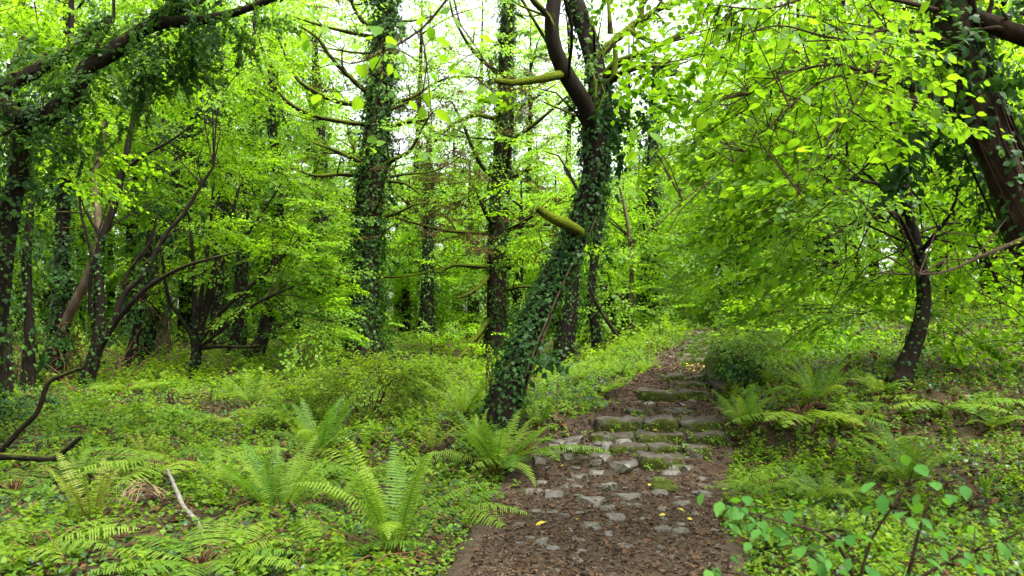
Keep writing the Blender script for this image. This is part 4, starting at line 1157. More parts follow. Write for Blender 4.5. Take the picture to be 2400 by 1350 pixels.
D = 2.7
leafy_twig('hanging_twig', 'soft-focus hazel twig with bright leaves hanging in front of the thick conifer', 'branch', P(1150, -160, D),
           [[(1150, -160, 9, D), (1060, -20, 8, D), (985, 70, 6, D), (900, 120, 5, D), (820, 150, 4, D), (740, 110, 2, D)], [(985, 70, 5, D), (1000, 150, 4, D), (990, 230, 3, D), (1010, 260, 2, D)],
            [(900, 120, 4, D), (850, 200, 3, D), (780, 215, 2, D)], [(1060, -20, 5, D), (1080, 60, 4, D), (1110, 100, 3, D)], [(1080, 60, 3, D), (1140, 150, 3, D), (1155, 215, 2, D)], [(900, 120, 3, D), (885, 220, 3, D), (866, 320, 2, D)], [(1000, 150, 3, D), (1012, 290, 2, D), (1000, 355, 2, D)]],
           [(885, 62, 60), (720, 95, 34), (732, 121, 28), (765, 62, 36), (748, 222, 46), (783, 212, 40), (806, 230, 38), (845, 230, 48), (868, 345, 44), (862, 322, 40), (895, 330, 36), (850, 306, 36), (1008, 62, 42), (1022, 90, 42), (985, 107, 48), (1125, 82, 42), (1100, 106, 46), (1112, 70, 40), (1154, 222, 42), (1140, 205, 34), (1012, 170, 36),
            (1022, 258, 50), (982, 258, 46), (960, 236, 40), (990, 218, 46), (1005, 205, 40), (925, 74, 46), (960, 92, 48), (990, 40, 42), (1002, 18, 46), (880, 130, 52), (850, 152, 46), (930, 108, 46), (905, 100, 50), (1070, 152, 36), (1078, 168, 34), (838, 150, 44), (790, 148, 40), (770, 135, 40), (915, 150, 40), (870, 92, 48), (945, 128, 40),
            (930, 165, 38), (1040, 20, 44), (1065, 40, 40), (1000, 358, 32), (1012, 366, 28), (990, 372, 34), (1050, -20, 44), (960, 55, 44), (895, 172, 34), (710, 75, 34), (1030, 130, 34)], D, 'leaf_near_veined', 501, 'twig', .88)

D = 2.3
b0 = np.array([1.15, D, float(ground(1.15, D))])
sp_l = [(1720, 1185, 56), (1745, 1200, 60), (1690, 1175, 56), (1790, 1195, 60), (1770, 1225, 66), (1812, 1215, 56), (1850, 1195, 46), (1760, 1185, 50), (1830, 1242, 48), (1905, 1245, 50), (1875, 1282, 56), (1920, 1275, 50), (1960, 1275, 60), (2010, 1255, 46), (2040, 1265, 40), (2070, 1210, 50),
        (2120, 1200, 52), (2160, 1180, 60), (2230, 1160, 56), (2190, 1130, 48), (2100, 1150, 50), (2150, 1240, 56), (2230, 1280, 60), (2220, 1215, 44), (2170, 1310, 50), (2130, 1280, 46), (2090, 1320, 52), (1980, 1310, 46), (1930, 1320, 50), (2260, 1310, 50), (2310, 1290, 46), (2060, 1340, 56), (2330, 1340, 60), (2200, 1345, 56), (2140, 1350, 44), (2380, 1250, 44),
        (1680, 1330, 46), (1655, 1335, 40), (2045, 1130, 66), (2150, 1090, 60), (1990, 1310, 40), (1780, 1240, 48), (2285, 1235, 44), (2400, 1320, 60), (1870, 1230, 46), (1735, 1170, 44)]
leafy_twig('elm_sapling', 'blurred blue-green leafy sapling filling the lower right corner', 'sapling', b0,
           [[(2050, 1560, 16, D), (2010, 1380, 12, D), (1960, 1270, 9, D), (1880, 1235, 7, D), (1780, 1210, 5, D), (1700, 1180, 3, D)], [(2060, 1560, 14, D), (2120, 1380, 10, D), (2150, 1260, 8, D), (2180, 1170, 5, D), (2220, 1130, 3, D)],
            [(2010, 1380, 9, D), (2040, 1270, 7, D), (2090, 1190, 5, D), (2130, 1130, 3, D)], [(2120, 1380, 10, D), (2230, 1310, 7, D), (2330, 1280, 5, D), (2390, 1250, 3, D)], [(2010, 1400, 8, D), (1930, 1320, 6, D), (1880, 1290, 4, D)], [(2000, 1420, 8, D), (1800, 1360, 5, D), (1660, 1335, 3, D)]],
           sp_l + [(a_ + dx, b_ + dy, w_ * .8) for (a_, b_, w_), dx, dy in zip(sp_l, [31, -37, 24, -28, 40, -22] * 9, [-22, 27, 30, -25, 14, 33] * 9)] + [(a_ + dx, b_ + dy, w_ * .62) for (a_, b_, w_), dx, dy in zip(sp_l, [-18, 45, -44, 20, -35, 52] * 9, [36, 20, -18, 40, -34, -12] * 9)], D, 'leaf_blue_veined', 502, 'twig', .8)

# ------------------------------------------------------------------ background trees
def proto_tree(seed, H, Rr, nsp, mats, lo=.2):
    q = np.random.default_rng(seed)
    tb = MB(); x, y = q.normal(size=2) * .4
    pts = [np.array([0, 0, -.3]), np.array([x * .2, y * .2, H * .3]), np.array([x * .8, y * .6, H * .65]), np.array([x, y, H])]
    c, r = tube(tb, pts, [.26, .19, .12, .03], 9, .5, 0, .15, seed, .05)
    br = []
    for k in range(9):
        i = q.integers(len(c) // 4, len(c) - 1); az = q.uniform(0, 6.28); L = Rr * q.uniform(.5, 1)
        o = np.array([math.cos(az), math.sin(az), 0]); b = MB()
        tube(b, [c[i], c[i] + o * L * .5 + [0, 0, L * .25], c[i] + o * L + [0, 0, L * .35]], [.06, .04, .012], 5, .5)
        br.append(b)
    cb = MB()
    u = ball(nsp, q, .35)
    T = u * [Rr, Rr, H * (1 - lo) / 2] + [x * .6, y * .6, H * (lo + (1 - lo) / 2)]
    T[:, :2] *= (1 + .25 * sn(T[:, 0], T[:, 1], T[:, 2], .8, seed))[:, None]
    scatter(cb, SP_FAR, T, T * [1, 1, 0], 0, 1, .7, 1.3, .35, seed=seed + 1)
    ib = MB(); ivy_on(ib, c, r, 130, .13, .12, seed + 2, L_FAR, 0, 0, .7, .25)
    out = [('trunk', tb.mesh('trunk', ['bark'])), ('crown', cb.mesh('crown', mats)), ('ivy', ib.mesh('ivy', ['ivy_light']))]
    return out + [('branch', b.mesh('branch', ['bark'])) for b in br]


PT = [proto_tree(700, 9.0, 2.6, 150, ['leaf_pale', 'twig']), proto_tree(701, 12.5, 3.0, 200, ['leaf_lime', 'twig']), proto_tree(702, 13.5, 2.6, 200, ['leaf_lime', 'twig'], .1),
      proto_tree(703, 7.0, 2.6, 140, ['leaf_lime', 'twig'], .06), proto_tree(704, 10.5, 3.2, 180, ['leaf_pale', 'twig'], .12), proto_tree(705, 19, 3.6, 250, ['leaf_pale', 'twig'], .25), proto_tree(706, 18, 3.4, 300, ['leaf_lime', 'twig'], .2)]
LOOK = ['short pale-leaved', 'tall lime-leaved', 'slim tall lime-leaved', 'low bushy lime-leaved', 'rounded pale-leaved', 'very tall sparse pale-leaved', 'very tall dense lime-leaved']
WHERE = [(-20, 'at the far left edge'), (30, 'behind the left-edge bough tree'), (80, 'between the left edge and the forked trunk'), (145, 'directly behind the forked trunk'), (210, 'between the forked trunk and the slanting stems'), (270, 'directly behind the slanting stems'), (310, 'just right of the slanting stems'),
         (350, 'left of the dark ivy mass'), (410, 'behind the dark ivy mass'), (450, 'left of the hazel clump'), (500, 'directly behind the hazel clump'), (540, 'just right of the hazel clump'), (580, 'above the low hazel side branch'), (620, 'behind the leaning ivied trunk'), (660, 'right of the leaning ivied trunk'), (690, 'behind the lime sprays left of the ivy column'), (740, 'left of the twin ivy column'),
         (785, 'directly behind the twin ivy column'), (830, 'between the twin ivy column and the thick conifer'), (880, 'directly behind the thick conifer'), (915, 'touching the right side of the thick conifer'), (945, 'just right of the thick conifer'), (970, 'left of the central ivy column'), (1005, 'directly behind the central ivy column'), (1020, 'touching the central ivy column'), (1050, 'just right of the central ivy column'), (1075, 'midway between the conifers'),
         (1100, 'left of the leaning poles'), (1115, 'above the leaning poles'), (1140, 'at the left side of the slim conifer'), (1190, 'directly behind the slim conifer'), (1220, 'at the right side of the slim conifer'), (1250, 'between the slim conifer and the leaning tree'), (1280, 'left of the leaning tree'), (1310, 'behind the middle of the leaning tree'), (1340, 'behind the fork of the leaning tree'), (1425, 'behind the thin ivied trunk'), (1460, 'behind the bent sapling'),
         (1490, 'left of the broad ivy trunk'), (1510, 'behind the broad ivy trunk'), (1575, 'right of the broad ivy trunk'), (1600, 'above the upper ferns'), (1645, 'above the farthest steps'), (1680, 'just right of the farthest steps'), (1720, 'left of the pole-like ivied trunk'), (1770, 'behind the pole-like ivied trunk'), (1800, 'right of the pole-like ivied trunk'), (1880, 'above the bramble bank'), (1910, 'left of the hidden ivied trunk'), (1960, 'behind the hidden ivied trunk'),
         (2030, 'left of the curved bank tree'), (2090, 'touching the curved bank tree'), (2150, 'directly behind the curved bank tree'), (2220, 'right of the curved bank tree'), (2270, 'between the curved bank tree and the near trunk'), (2320, 'left of the near trunk'), (2340, 'behind the upper near trunk'), (2380, 'behind the lower near trunk'), (9999, 'at the far right edge')]
ZG_ = {'left': 'background trees left of the conifers', 'mid': 'background trees in the central gap', 'far': 'background trees beyond the steps', 'right': 'background trees right of the steps'}
q = np.random.default_rng(800)
for zone, px, d, k in [('left', 140, 26, 6), ('left', 510, 28, 6), ('mid', 800, 33, 3), ('mid', 890, 40, 4), ('mid', 950, 35, 3), ('mid', 1110, 34, 3), ('mid', 1070, 46, 4), ('mid', 1215, 33, 3), ('mid', 1260, 45, 4), ('mid', 1360, 40, 3), ('left', 20, 42, 4), ('left', 110, 33, 3), ('left', 260, 37, 3), ('left', 390, 40, 4), ('left', 450, 34, 3), ('left', 560, 36, 3), ('left', 630, 33, 3), ('left', 730, 43, 4), ('far', 1470, 33, 3), ('far', 1540, 44, 4), ('right', 1840, 24, 3), ('right', 2050, 34, 4), ('left', 380, 30, 5), ('left', 650, 31, 5), ('left', 40, 30, 6), ('left', 230, 33, 6), ('left', 430, 36, 6), ('left', 600, 38, 6), ('left', 130, 44, 5), ('left', 320, 46, 5), ('left', 60, 38, 3), ('left', 190, 40, 4), ('left', 300, 31, 1), ('left', 520, 31, 1), ('left', 480, 46, 4), ('left', 660, 46, 3), ('left', -60, 27, 3), ('left', 700, 36, 3),
                       ('mid', 750, 40, 5), ('mid', 965, 43, 5), ('mid', 1235, 42, 5), ('mid', 1110, 45, 5), ('mid', 1330, 44, 5), ('mid', 780, 44, 0), ('mid', 930, 47, 0), ('mid', 1040, 42, 3), ('mid', 1180, 48, 4), ('mid', 1300, 36, 3),
                       ('far', 1430, 36, 3), ('far', 1500, 41, 0), ('far', 1480, 46, 5), ('far', 1590, 36, 3), ('far', 1640, 43, 4), ('far', 1660, 46, 5), ('far', 1700, 30, 3),
                       ('right', 1780, 30, 4), ('right', 1860, 27, 1), ('right', 1760, 38, 6), ('right', 2000, 28, 2), ('right', 2120, 24, 1), ('right', 2240, 21, 3), ('right', 2350, 24, 2), ('right', 2200, 32, 6), ('right', 2420, 29, 1), ('right', 1920, 36, 6), ('right', 2330, 17, 3)]:
    x = (px - 1200) / F_PX * d
    wh = [w_ for p_, w_ in WHERE if px < p_][0]
    o = thing('woodland_tree', f'{LOOK[k]} {"distant" if d > 34 else "background"} tree {wh}', 'tree', on_ground(x, d), ZG_[zone])
    s = q.uniform(.88, 1.1); o.scale = (s, s, s); o.rotation_euler = (0, 0, q.uniform(0, 6.28))
    for nm, me in PT[k]:
        ch = link(nm, me, o)
        if nm == 'ivy': ch['kind'] = 'stuff'

for i, (x, y, k, wh) in enumerate([(-2.5, -8, 6, 'straight behind the viewpoint'), (5.5, -7, 2, 'behind and right of the viewpoint'), (-9, -6, 6, 'behind and left of the viewpoint')]):  # trees behind the camera, added to keep sky light off the foreground
    o = thing('woodland_tree', f'{LOOK[k]} unseen tree added for shade {wh}', 'tree', on_ground(x, y), 'unseen trees added to shade the foreground')
    o.rotation_euler = (0, 0, i * 1.3)
    for nm, me in PT[k]:
        ch = link(nm, me, o)
        if nm == 'ivy': ch['kind'] = 'stuff'

fw = MB()
q = np.random.default_rng(810)
n = 1900
a_ = q.uniform(-.86, .86, n); d_ = q.uniform(52, 80, n)
T = np.stack([a_ * d_, d_, np.zeros(n)], -1)
hh = (11 + 3 * np.clip((np.abs(a_ - .02) - .18) * 4, 0, 1)) * (1 + .25 * sn(a_ * 12, d_ * .1, 0, 1, 9))
T[:, 2] = ground(T[:, 0], T[:, 1]) + hh * q.random(n) ** .9
scatter(fw, SP_FAR, T, q.normal(size=(n, 3)), 0, None, 1.6, 2.6, .5, seed=811)
for k in range(70):
    x, y = q.uniform(-.8, .8) * 60, q.uniform(50, 78); z = float(ground(x, y))
    tube(fw, [(x, y, z - .3), (x + q.normal() * .3, y, z + 5), (x + q.normal() * .5, y, z + 10)], [.22, .16, .05], 6, 2.5, 1)
single('distant_woodland', fw, ['leaf_pale', 'bark'], (0, 60, 2.5), 'far-off sunlit woodland closing the view behind the trees', 'woodland', kind='stuff')


# ------------------------------------------------------------------ shrubs
def shrub(name, label, px, py, blobs, protos, mats, seed, stems=6, group=None, stem_mat='twig', d=None, **kw):
    b = hit(px, py) if d is None else on_ground((px - 1200) / F_PX * d, d)
    root = thing(name, label, 'shrub', b, group)
    q = np.random.default_rng(seed)
    st = MB(); cb = MB()
    for bi, bb in enumerate(blobs):
        bb = (bb[0], bb[1], b[1] + bb[2]) + tuple(bb[3:])
        c, T, u = blob_points(bb, q)
        T[:, 2] = np.maximum(T[:, 2], ground(T[:, 0], T[:, 1]) + .03)
        scatter(cb, protos, T, T - b, 0, 1, seed=seed * 3 + bi, **kw)
        for _ in range(stems):
            e = T[q.integers(0, len(T))]
            tube(st, [b + q.normal(size=3) * [.06, .06, 0] - [0, 0, .03], b * .4 + e * .6 + q.normal(size=3) * .06, e], [.011, .008, .003], 5, .15)
    part(root, 'stems', st, [stem_mat]); part(root, 'crown', cb, mats)
    return root


shrub('hawthorn_bush', 'airy fine-leaved bush with bare thin stems in front of the thick conifer', 868, 985,
      [(860, 900, 0, 110, 45, .6, 90), (760, 930, 0, 70, 40, .5, 40), (940, 880, 0, 60, 35, .5, 36), (880, 850, .2, 60, 30, .4, 26)], SP_FINE, ['herb_leaf', 'twig'], 901, 3, smin=.8, smax=1.4)
shrub('low_bush', 'bright low leafy bush in the open ground left of centre', 300, 1000, [(270, 960, 0, 70, 22, .4, 34), (320, 975, -.2, 60, 20, .4, 24)], SP_TIP, ['clover', 'twig'], 902, 3, smin=.6, smax=1)
shrub('low_bush', 'leafy undergrowth bush at the foot of the thick conifer', 815, 850, [(800, 790, 0, 70, 40, .6, 26), (880, 800, .2, 60, 40, .6, 20)], SP_TIP, ['leaf_lime', 'twig'], 903, 4)
shrub('low_bush', 'lime bush behind the ivy trunk left of the farthest steps', 1620, 800, [(1620, 745, 0, 50, 45, .7, 40), (1570, 770, .4, 40, 30, .6, 20)], SP_TIP, ['leaf_lime', 'twig'], 904, 4, d=19)
shrub('low_bush', 'brownish-green bush closing the path above the farthest steps', 1665, 790, [(1665, 760, 0, 50, 30, .6, 34), (1700, 740, .3, 50, 40, .6, 34)], SP_TIP, ['leaf_mid', 'twig'], 905, 5, d=17.5)
shrub('bramble_bush', 'leafy bramble bank right of the farthest steps', 1800, 850, [(1790, 800, .2, 60, 40, .6, 34), (1870, 800, 0, 70, 50, .6, 40), (1950, 820, .2, 80, 50, .6, 36)], SP_TIP, ['leaf_near', 'twig'], 906, 5, d=12.2)
shrub('bramble_bush', 'sunlit bramble thicket behind the curved bank tree', 2280, 880, [(2250, 820, 0, 90, 40, .6, 34), (2360, 830, 0, 80, 40, .6, 34), (2180, 800, .8, 80, 40, .6, 24)], SP_TIP, ['leaf_lime', 'twig'], 907, 5, d=12.5)
shrub('small_sapling', 'small bright sapling at the left foot of the leaning tree', 1145, 900, [(1165, 800, 0, 40, 45, .2, 12), (1140, 845, .1, 30, 30, .2, 7)], SP_TIP, ['leaf_lime', 'twig'], 908, 3, d=10.5, smin=.4, smax=.7)
shrub('low_bush', 'broad low bush between the thick conifer and the slim one', 1010, 850, [(960, 790, 0, 60, 30, .7, 22), (1060, 800, 1, 60, 30, .7, 22), (1100, 770, 4, 60, 40, .8, 22)], SP_TIP, ['leaf_lime', 'twig'], 909, 4, d=25, smin=.9, smax=1.5)
shrub('dark_bush', 'dark blue-green shrub low on the left edge under the tangle', 30, 990, [(30, 960, 0, 70, 40, .5, 34)], SP_IVY, ['ivy_leaf', 'twig'], 910, 3)
shrub('low_bush', 'pale green bush under the farthest leaning stem right of the hazel', 700, 850, [(700, 800, 0, 60, 40, .7, 20), (640, 820, .5, 50, 30, .6, 12)], SP_TIP, ['leaf_mid', 'twig'], 911, 4, d=20)

# dead brown twig tangle on the left
b = hit(70, 905)
root = thing('dead_bramble', 'tangle of bare brown twigs at the foot of the left-hand trunks', 'dead brush', b)
q = np.random.default_rng(920); tb = MB()
for k in range(170):
    s = b + q.normal(size=3) * [.8, .5, 0] + [-.3, 0, .05]
    e = s + q.normal(size=3) * [.8, .5, .3] + [0, 0, q.uniform(.2, 1.3)]
    m_ = (s + e) / 2 + q.normal(size=3) * .25
    tube(tb, [s, m_, e, e + q.normal(size=3) * .3 - [0, 0, .1]], [.012, .009, .006, .002], 4, .25)
part(root, 'twigs', tb, ['fern_stalk'], kind='stuff')

# the ivy-covered rock mound beside the middle steps
b = hit(1725, 930); b[1] += .5; b = on_ground(b[0] + .12, b[1])
root = thing('ivy_covered_rock', 'rounded rock mound draped in ivy beside the middle steps', 'rock', b)
mb = MB(); V = rock_shape(950, ICO3, 8, .6, .9)
mb.add(V * [.36, .4, .42] + b + [0, 0, .25], ICO3[1]); part(root, 'rock', mb, ['mossy_stone'])
q = np.random.default_rng(951)
n = 2600
u = ball(n, q, .97); u[:, 2] = np.abs(u[:, 2]) * 1.0 - .1
pos = u * [.34, .44, .46] * (1 + .12 * q.normal(size=n) + .22 * sn(u[:, 0], u[:, 1], u[:, 2], 1.6, 953))[:, None] + b + [0, 0, .16]
z = u + q.normal(size=(n, 3)) * .3 + [0, 0, .3]; z /= np.linalg.norm(z, axis=1)[:, None]
y = np.array([0, 0, -1.]) + u * .4 + q.normal(size=(n, 3)) * .4; y -= z * (y * z).sum(1)[:, None]; y /= np.linalg.norm(y, axis=1)[:, None]
Mx = np.stack([np.cross(y, z), y, z], -1) * (.05 * q.uniform(.6, 1.2, n))[:, None, None]
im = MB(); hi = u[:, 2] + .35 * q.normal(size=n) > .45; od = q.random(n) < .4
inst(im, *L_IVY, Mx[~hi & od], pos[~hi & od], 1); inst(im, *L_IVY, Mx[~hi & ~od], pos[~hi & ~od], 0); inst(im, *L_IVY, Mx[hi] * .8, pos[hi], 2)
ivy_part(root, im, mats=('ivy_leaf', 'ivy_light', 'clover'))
fm = MB(); T = b + np.stack([q.normal(size=90) * .3 + .05, q.normal(size=90) * .3, .5 + q.random(90) * .22], -1)
scatter(fm, SP_FINE, T, T - b, 0, 1, .5, 1.0, seed=952); part(root, 'top_leaves', fm, ['clover', 'twig'], kind='stuff')


# ------------------------------------------------------------------ ferns
def frond_mesh(seed, arch, mat, width=.17, pairs=32, tip=0.0, bip=True):
    """one frond: arching stalk with paired, toothed leaflets that shorten to the tip; length 1 along +Y rising in Z"""
    q = np.random.default_rng(seed); mb = MB()
    def ax(t):
        th = arch[0] + (arch[1] - arch[0]) * t
        return th
    n = 40; ts = np.linspace(0, 1, n); th = arch[0] + (arch[1] - arch[0]) * ts ** 1.5
    th = np.where(ts > .86, th + tip * (ts - .86) / .14, th)
    d = np.stack([0 * ts, np.sin(th), np.cos(th)], -1) / n
    ax_ = np.cumsum(d, axis=0)
    ax_[:, 0] += q.normal() * .05 * ts ** 2
    tube(mb, ax_[::5], np.linspace(.006, .0015, len(ax_[::5])), 4, .2, 1)
    for k in range(pairs):
        t = .16 + .83 * (k / (pairs - 1)) ** .95
        i = min(n - 2, int(t * (n - 1)))
        p = ax_[i]; tg = ax_[i + 1] - ax_[i]; tg /= np.linalg.norm(tg)
        nr = np.array([0, -tg[2], tg[1]])
        prof = math.sin(math.pi * min(1, (t - .10) / .9) ** .62) ** .8 if t < 1 else 0
        L = width * max(.06, prof)
        w = .5 / pairs * .62
        for sg in (1, -1):
            dr = np.array([sg, 0, 0]) * .93 + tg * .32 + nr * q.normal() * .12 - np.array([0, 0, .18])
            dr /= np.linalg.norm(dr); sd = tg - dr * np.dot(tg, dr); sd /= np.linalg.norm(sd)
            m_ = 6; V = []
            for j in range(m_):
                f = j / (m_ - 1)
                ww = w * (1 - f) ** .55 * (1.0 if j % 2 else .62) if f < 1 else 0
                c = p + dr * L * f - np.array([0, 0, 1.]) * .18 * L * f * f
                V += [c + sd * ww, c - nr * .15 * w, c - sd * ww]
            F_ = []
            for j in range(m_ - 1):
                F_ += [[3 * j, 3 * j + 1, 3 * j + 4, 3 * j + 3], [3 * j + 1, 3 * j + 2, 3 * j + 5, 3 * j + 4]]
            mb.add(np.array(V), np.array(F_), 0)
    return mb.mesh('frond', [mat, 'fern_stalk' if mat == 'fern_yellow' else 'herb_leaf'])


FR_UP = [frond_mesh(s, (.05, .45 + .1 * s), 'fern_leaf', .115, tip=.9) for s in range(3)]
FR_ARCH = [frond_mesh(10 + s, (.15, 1.5 + .15 * s), 'fern_leaf', .13) for s in range(3)]
FR_YEL = [frond_mesh(20 + s, (.05, .5 + .12 * s), 'fern_yellow', .10, 26, tip=1.6) for s in range(3)]
FR_FLAT = [frond_mesh(30 + s, (1.0, 1.75), 'fern_leaf', .20, 26) for s in range(3)]
DEADFR = [frond_mesh(40, (.9, 2.2), 'dead_leaf', .10, 14)]
_stk = MB()
for k in range(26):
    q = np.random.default_rng(k); a_ = q.uniform(0, 6.28); e = np.array([math.cos(a_), math.sin(a_), 0])
    tube(_stk, [e * .03, e * .07 + [0, 0, .10], e * q.uniform(.08, .16) + [0, 0, q.uniform(.1, .22)]], [.010, .008, .003], 4, .2)
STALK = _stk.mesh('crown_base', ['fern_stalk'])


def fern(label, px, py, hpx, kind='up', n=11, lean=.32, d=None, group='ferns in the undergrowth', spread=(0, 6.28), name='fern', dead=2):
    p = hit(px, py) if d is None else on_ground((px - 1200) / F_PX * d, d)
    q = np.random.default_rng(int(px * 7 + py))
    root = thing(name, label, 'fern', p, group)
    S = hpx / px_scale(p) / {'up': .76, 'arch': .55, 'yel': .75, 'flat': .26}[kind]
    fr = {'up': FR_UP, 'arch': FR_ARCH, 'yel': FR_YEL, 'flat': FR_FLAT}[kind]
    b = link('stalk_base', STALK, root); s = max(.4, S * .9); b.scale = (s, s, s)
    n = int(n * 1.45)
    for k in range(n):
        o = link('frond', fr[q.integers(0, 3)] if not (kind == 'up' and k % 4 == 3) else FR_ARCH[k % 3], root)
        az = spread[0] + (spread[1] - spread[0]) * (k + q.uniform(-.3, .3)) / n
        s = S * q.uniform(.75, 1.08)
        o.scale = (s * q.choice([-1, 1]), s, s)
        tl = lean * q.uniform(.45, 1.35)
        o.rotation_euler = (-tl, q.normal() * .12, -az)
        o.location = (math.sin(az) * .03 * S, math.cos(az) * .03 * S, .02)
    for k in range(dead):
        o = link('dead_frond', DEADFR[0], root); s = S * q.uniform(.4, .7); o.scale = (s, s, s); o.rotation_euler = (0, 0, q.uniform(0, 6.28))
    return root


fern('yellowish fern with curled frond tips and brown stalks, lower left', 215, 1245, 165, 'yel', 9, .35)
fern('large pale fern clump in the lower left, right of the white stick', 650, 1215, 190, 'up', 15, .62)
fern('upright bright fern nearest the path at the bottom edge', 925, 1310, 240, 'up', 11, .36)
fern('large bushy fern with brown base beside the path, below the leaning tree', 1165, 1118, 150, 'up', 18, .55)
fern('narrow upright fern left of the airy bush stems', 745, 1080, 150, 'up', 10, .42)
fern('fern standing behind the low bush, left of the thick conifer', 590, 958, 95, 'up', 9, .5)
fern('slender fern leaning against the left foot of the leaning tree', 1085, 985, 115, 'up', 9, .42)
fern('small brown-stalked fern between the bushy fern and the airy bush', 1015, 1065, 75, 'yel', 7, .5)
fern('low spreading fern fronds filling the bottom left corner', 60, 1300, 70, 'flat', 7, .15)
fern('flat spreading fern at the bottom edge right of the yellowish fern', 470, 1335, 70, 'flat', 11, .15)
fern('drooping dark fern behind the yellowish fern', 280, 1130, 75, 'arch', 8, .5)
fern('spreading fern in the middle of the left undergrowth', 440, 1110, 70, 'flat', 9, .2)
fern('fern with red-brown base growing beside the lowest steps on the right', 1745, 1015, 100, 'up', 12, .45)
fern('tall fern in front of the curved bank tree', 1915, 950, 110, 'up', 11, .42)
fern('large fern behind the blue-green sapling on the right', 2130, 1150, 150, 'up', 12, .6)
fern('low fern between the sapling and the path', 1920, 1190, 100, 'arch', 9, .5)
fern('solitary star-shaped fern left of the path beyond the landing', 1515, 872, 48, 'up', 11, .7)
fern('fern clump at the foot of the ivy-smothered trunk', 1285, 895, 55, 'arch', 9, .5)
fern('fern clump between the ivy-smothered trunk and the landing', 1360, 900, 60, 'up', 10, .6)
fern('fern hedge clump left of the top of the farthest steps', 1545, 830, 32, 'up', 13, .4, d=15.4)
fern('bright fern at the very top of the farthest steps', 1630, 805, 28, 'up', 11, .45, d=17.6)
fern('small fern on the path edge right of the leaning tree', 1265, 1005, 55, 'up', 9, .4)
fern('thin fern in shade below the curved bank tree', 2010, 1010, 70, 'yel', 6, .5)
fern('fern growing on the ivy rock mound', 1745, 870, 40, 'arch', 8, .5, d=11.0)
fern('low fern beside the stump in the left undergrowth', 520, 1000, 45, 'flat', 8, .2)
fern('small fern at the foot of the dark slanting tree', 300, 920, 32, 'flat', 7, .2)
fern('fern in front of the dead branch on the left', 180, 1130, 60, 'arch', 7, .4)
fern('dull fern in the middle left undergrowth among ivy', 860, 1120, 55, 'flat', 7, .2)
fern('fern near the bottom edge between the spreading fern and the upright one', 760, 1320, 70, 'flat', 8, .25)
fern('fern beyond the slim conifer in the bright gap', 950, 800, 30, 'up', 9, .6, d=24)
fern('fern at the right edge of the ground below the near trunk', 2330, 1010, 60, 'arch', 7, .5)
fern('fern sprouting beside the fallen log on the right bank', 1880, 985, 60, 'flat', 8, .3)
for lab, px, py, h, kd, n_, ln_ in [
        ('pale fern left of the large fern clump, behind the pale stick', 520, 1150, 90, 'up', 8, .7), ('fern right of the large fern clump in the lower left', 800, 1195, 85, 'arch', 8, .5), ('low broad fern at the left edge below the crooked dead branch', 30, 1160, 60, 'flat', 8, .2),
        ('brownish fern beside the crooked dead branch', 340, 1075, 60, 'yel', 6, .5), ('fern just in front of the low bright bush', 250, 1030, 45, 'flat', 8, .3), ('small fern halfway between the hazel clump and the stump', 430, 935, 32, 'arch', 7, .5),
        ('fern at the left foot of the airy bush', 680, 1010, 70, 'arch', 8, .5), ('fern at the right foot of the airy bush', 960, 985, 60, 'up', 7, .6), ('fern behind the airy bush near the thick conifer', 830, 880, 40, 'arch', 7, .5),
        ('fern right of the bushy fern, touching the path edge', 1225, 1070, 55, 'flat', 7, .3), ('upright fern just behind the bushy fern', 1120, 1050, 80, 'up', 8, .5), ('low fern by the path edge near the bottom', 1060, 1200, 50, 'flat', 7, .3),
        ('fern in the bright herbs left of the landing', 1420, 930, 45, 'arch', 8, .5), ('fern left of the solitary star-shaped fern', 1455, 880, 45, 'up', 9, .6), ('fern behind the solitary star-shaped fern', 1500, 845, 34, 'up', 9, .6),
        ('fern right of the ivy rock mound', 1800, 905, 50, 'arch', 8, .5), ('fern at the foot of the curved bank tree', 2060, 930, 55, 'arch', 8, .5), ('fern on the shaded bank right of the curved tree', 2220, 960, 50, 'flat', 8, .3),
        ('dark fern between the fallen branches on the right bank', 2080, 1060, 60, 'arch', 7, .5), ('fern beside the path opposite the broken stick', 1800, 1150, 40, 'flat', 7, .3), ('fern at the foot of the slim conifer', 1130, 900, 40, 'up', 8, .6), ('pale bracken frond cluster beside the stump', 340, 1000, 40, 'flat', 7, .3)]:
    fern(lab, px, py, h, kd, n_, ln_, dead=1)
# hart's-tongue: plain strap leaves
for lab, px, py, hp in (('plant with plain strap-shaped leaves at the right foot of the leaning tree', 1215, 1000, 50), ('lone strap-leaved plant on the shaded right bank', 2310, 1165, 60)):
    p = hit(px, py); root = thing('strap_fern', lab, 'fern', p); S = hp / px_scale(p)
    for k in range(4):
        q = np.random.default_rng(k + px); m_ = MB(); a_ = -.8 + .5 * k + q.normal() * .1
        t = np.linspace(0, 1, 9); e = np.array([math.sin(a_), -.3, 0])
        cc = np.stack([e[0] * .45 * t ** 1.4 * S, e[1] * .4 * t ** 1.4 * S, S * (t - .15 * t * t)], -1) + p
        w = .075 * S * np.sin(np.pi * np.clip(t * .85 + .12, 0, 1)) ** .7
        V = np.concatenate([cc + np.stack([w, 0 * w, 0 * w], -1), cc + [0, .01, -.004], cc - np.stack([w, 0 * w, 0 * w], -1)])
        i = np.arange(8)
        m_.add(V, np.concatenate([np.stack([i, i + 1, i + 10, i + 9], -1), np.stack([i + 9, i + 10, i + 19, i + 18], -1)]))
        part(root, 'leaf', m_, ['clover'])

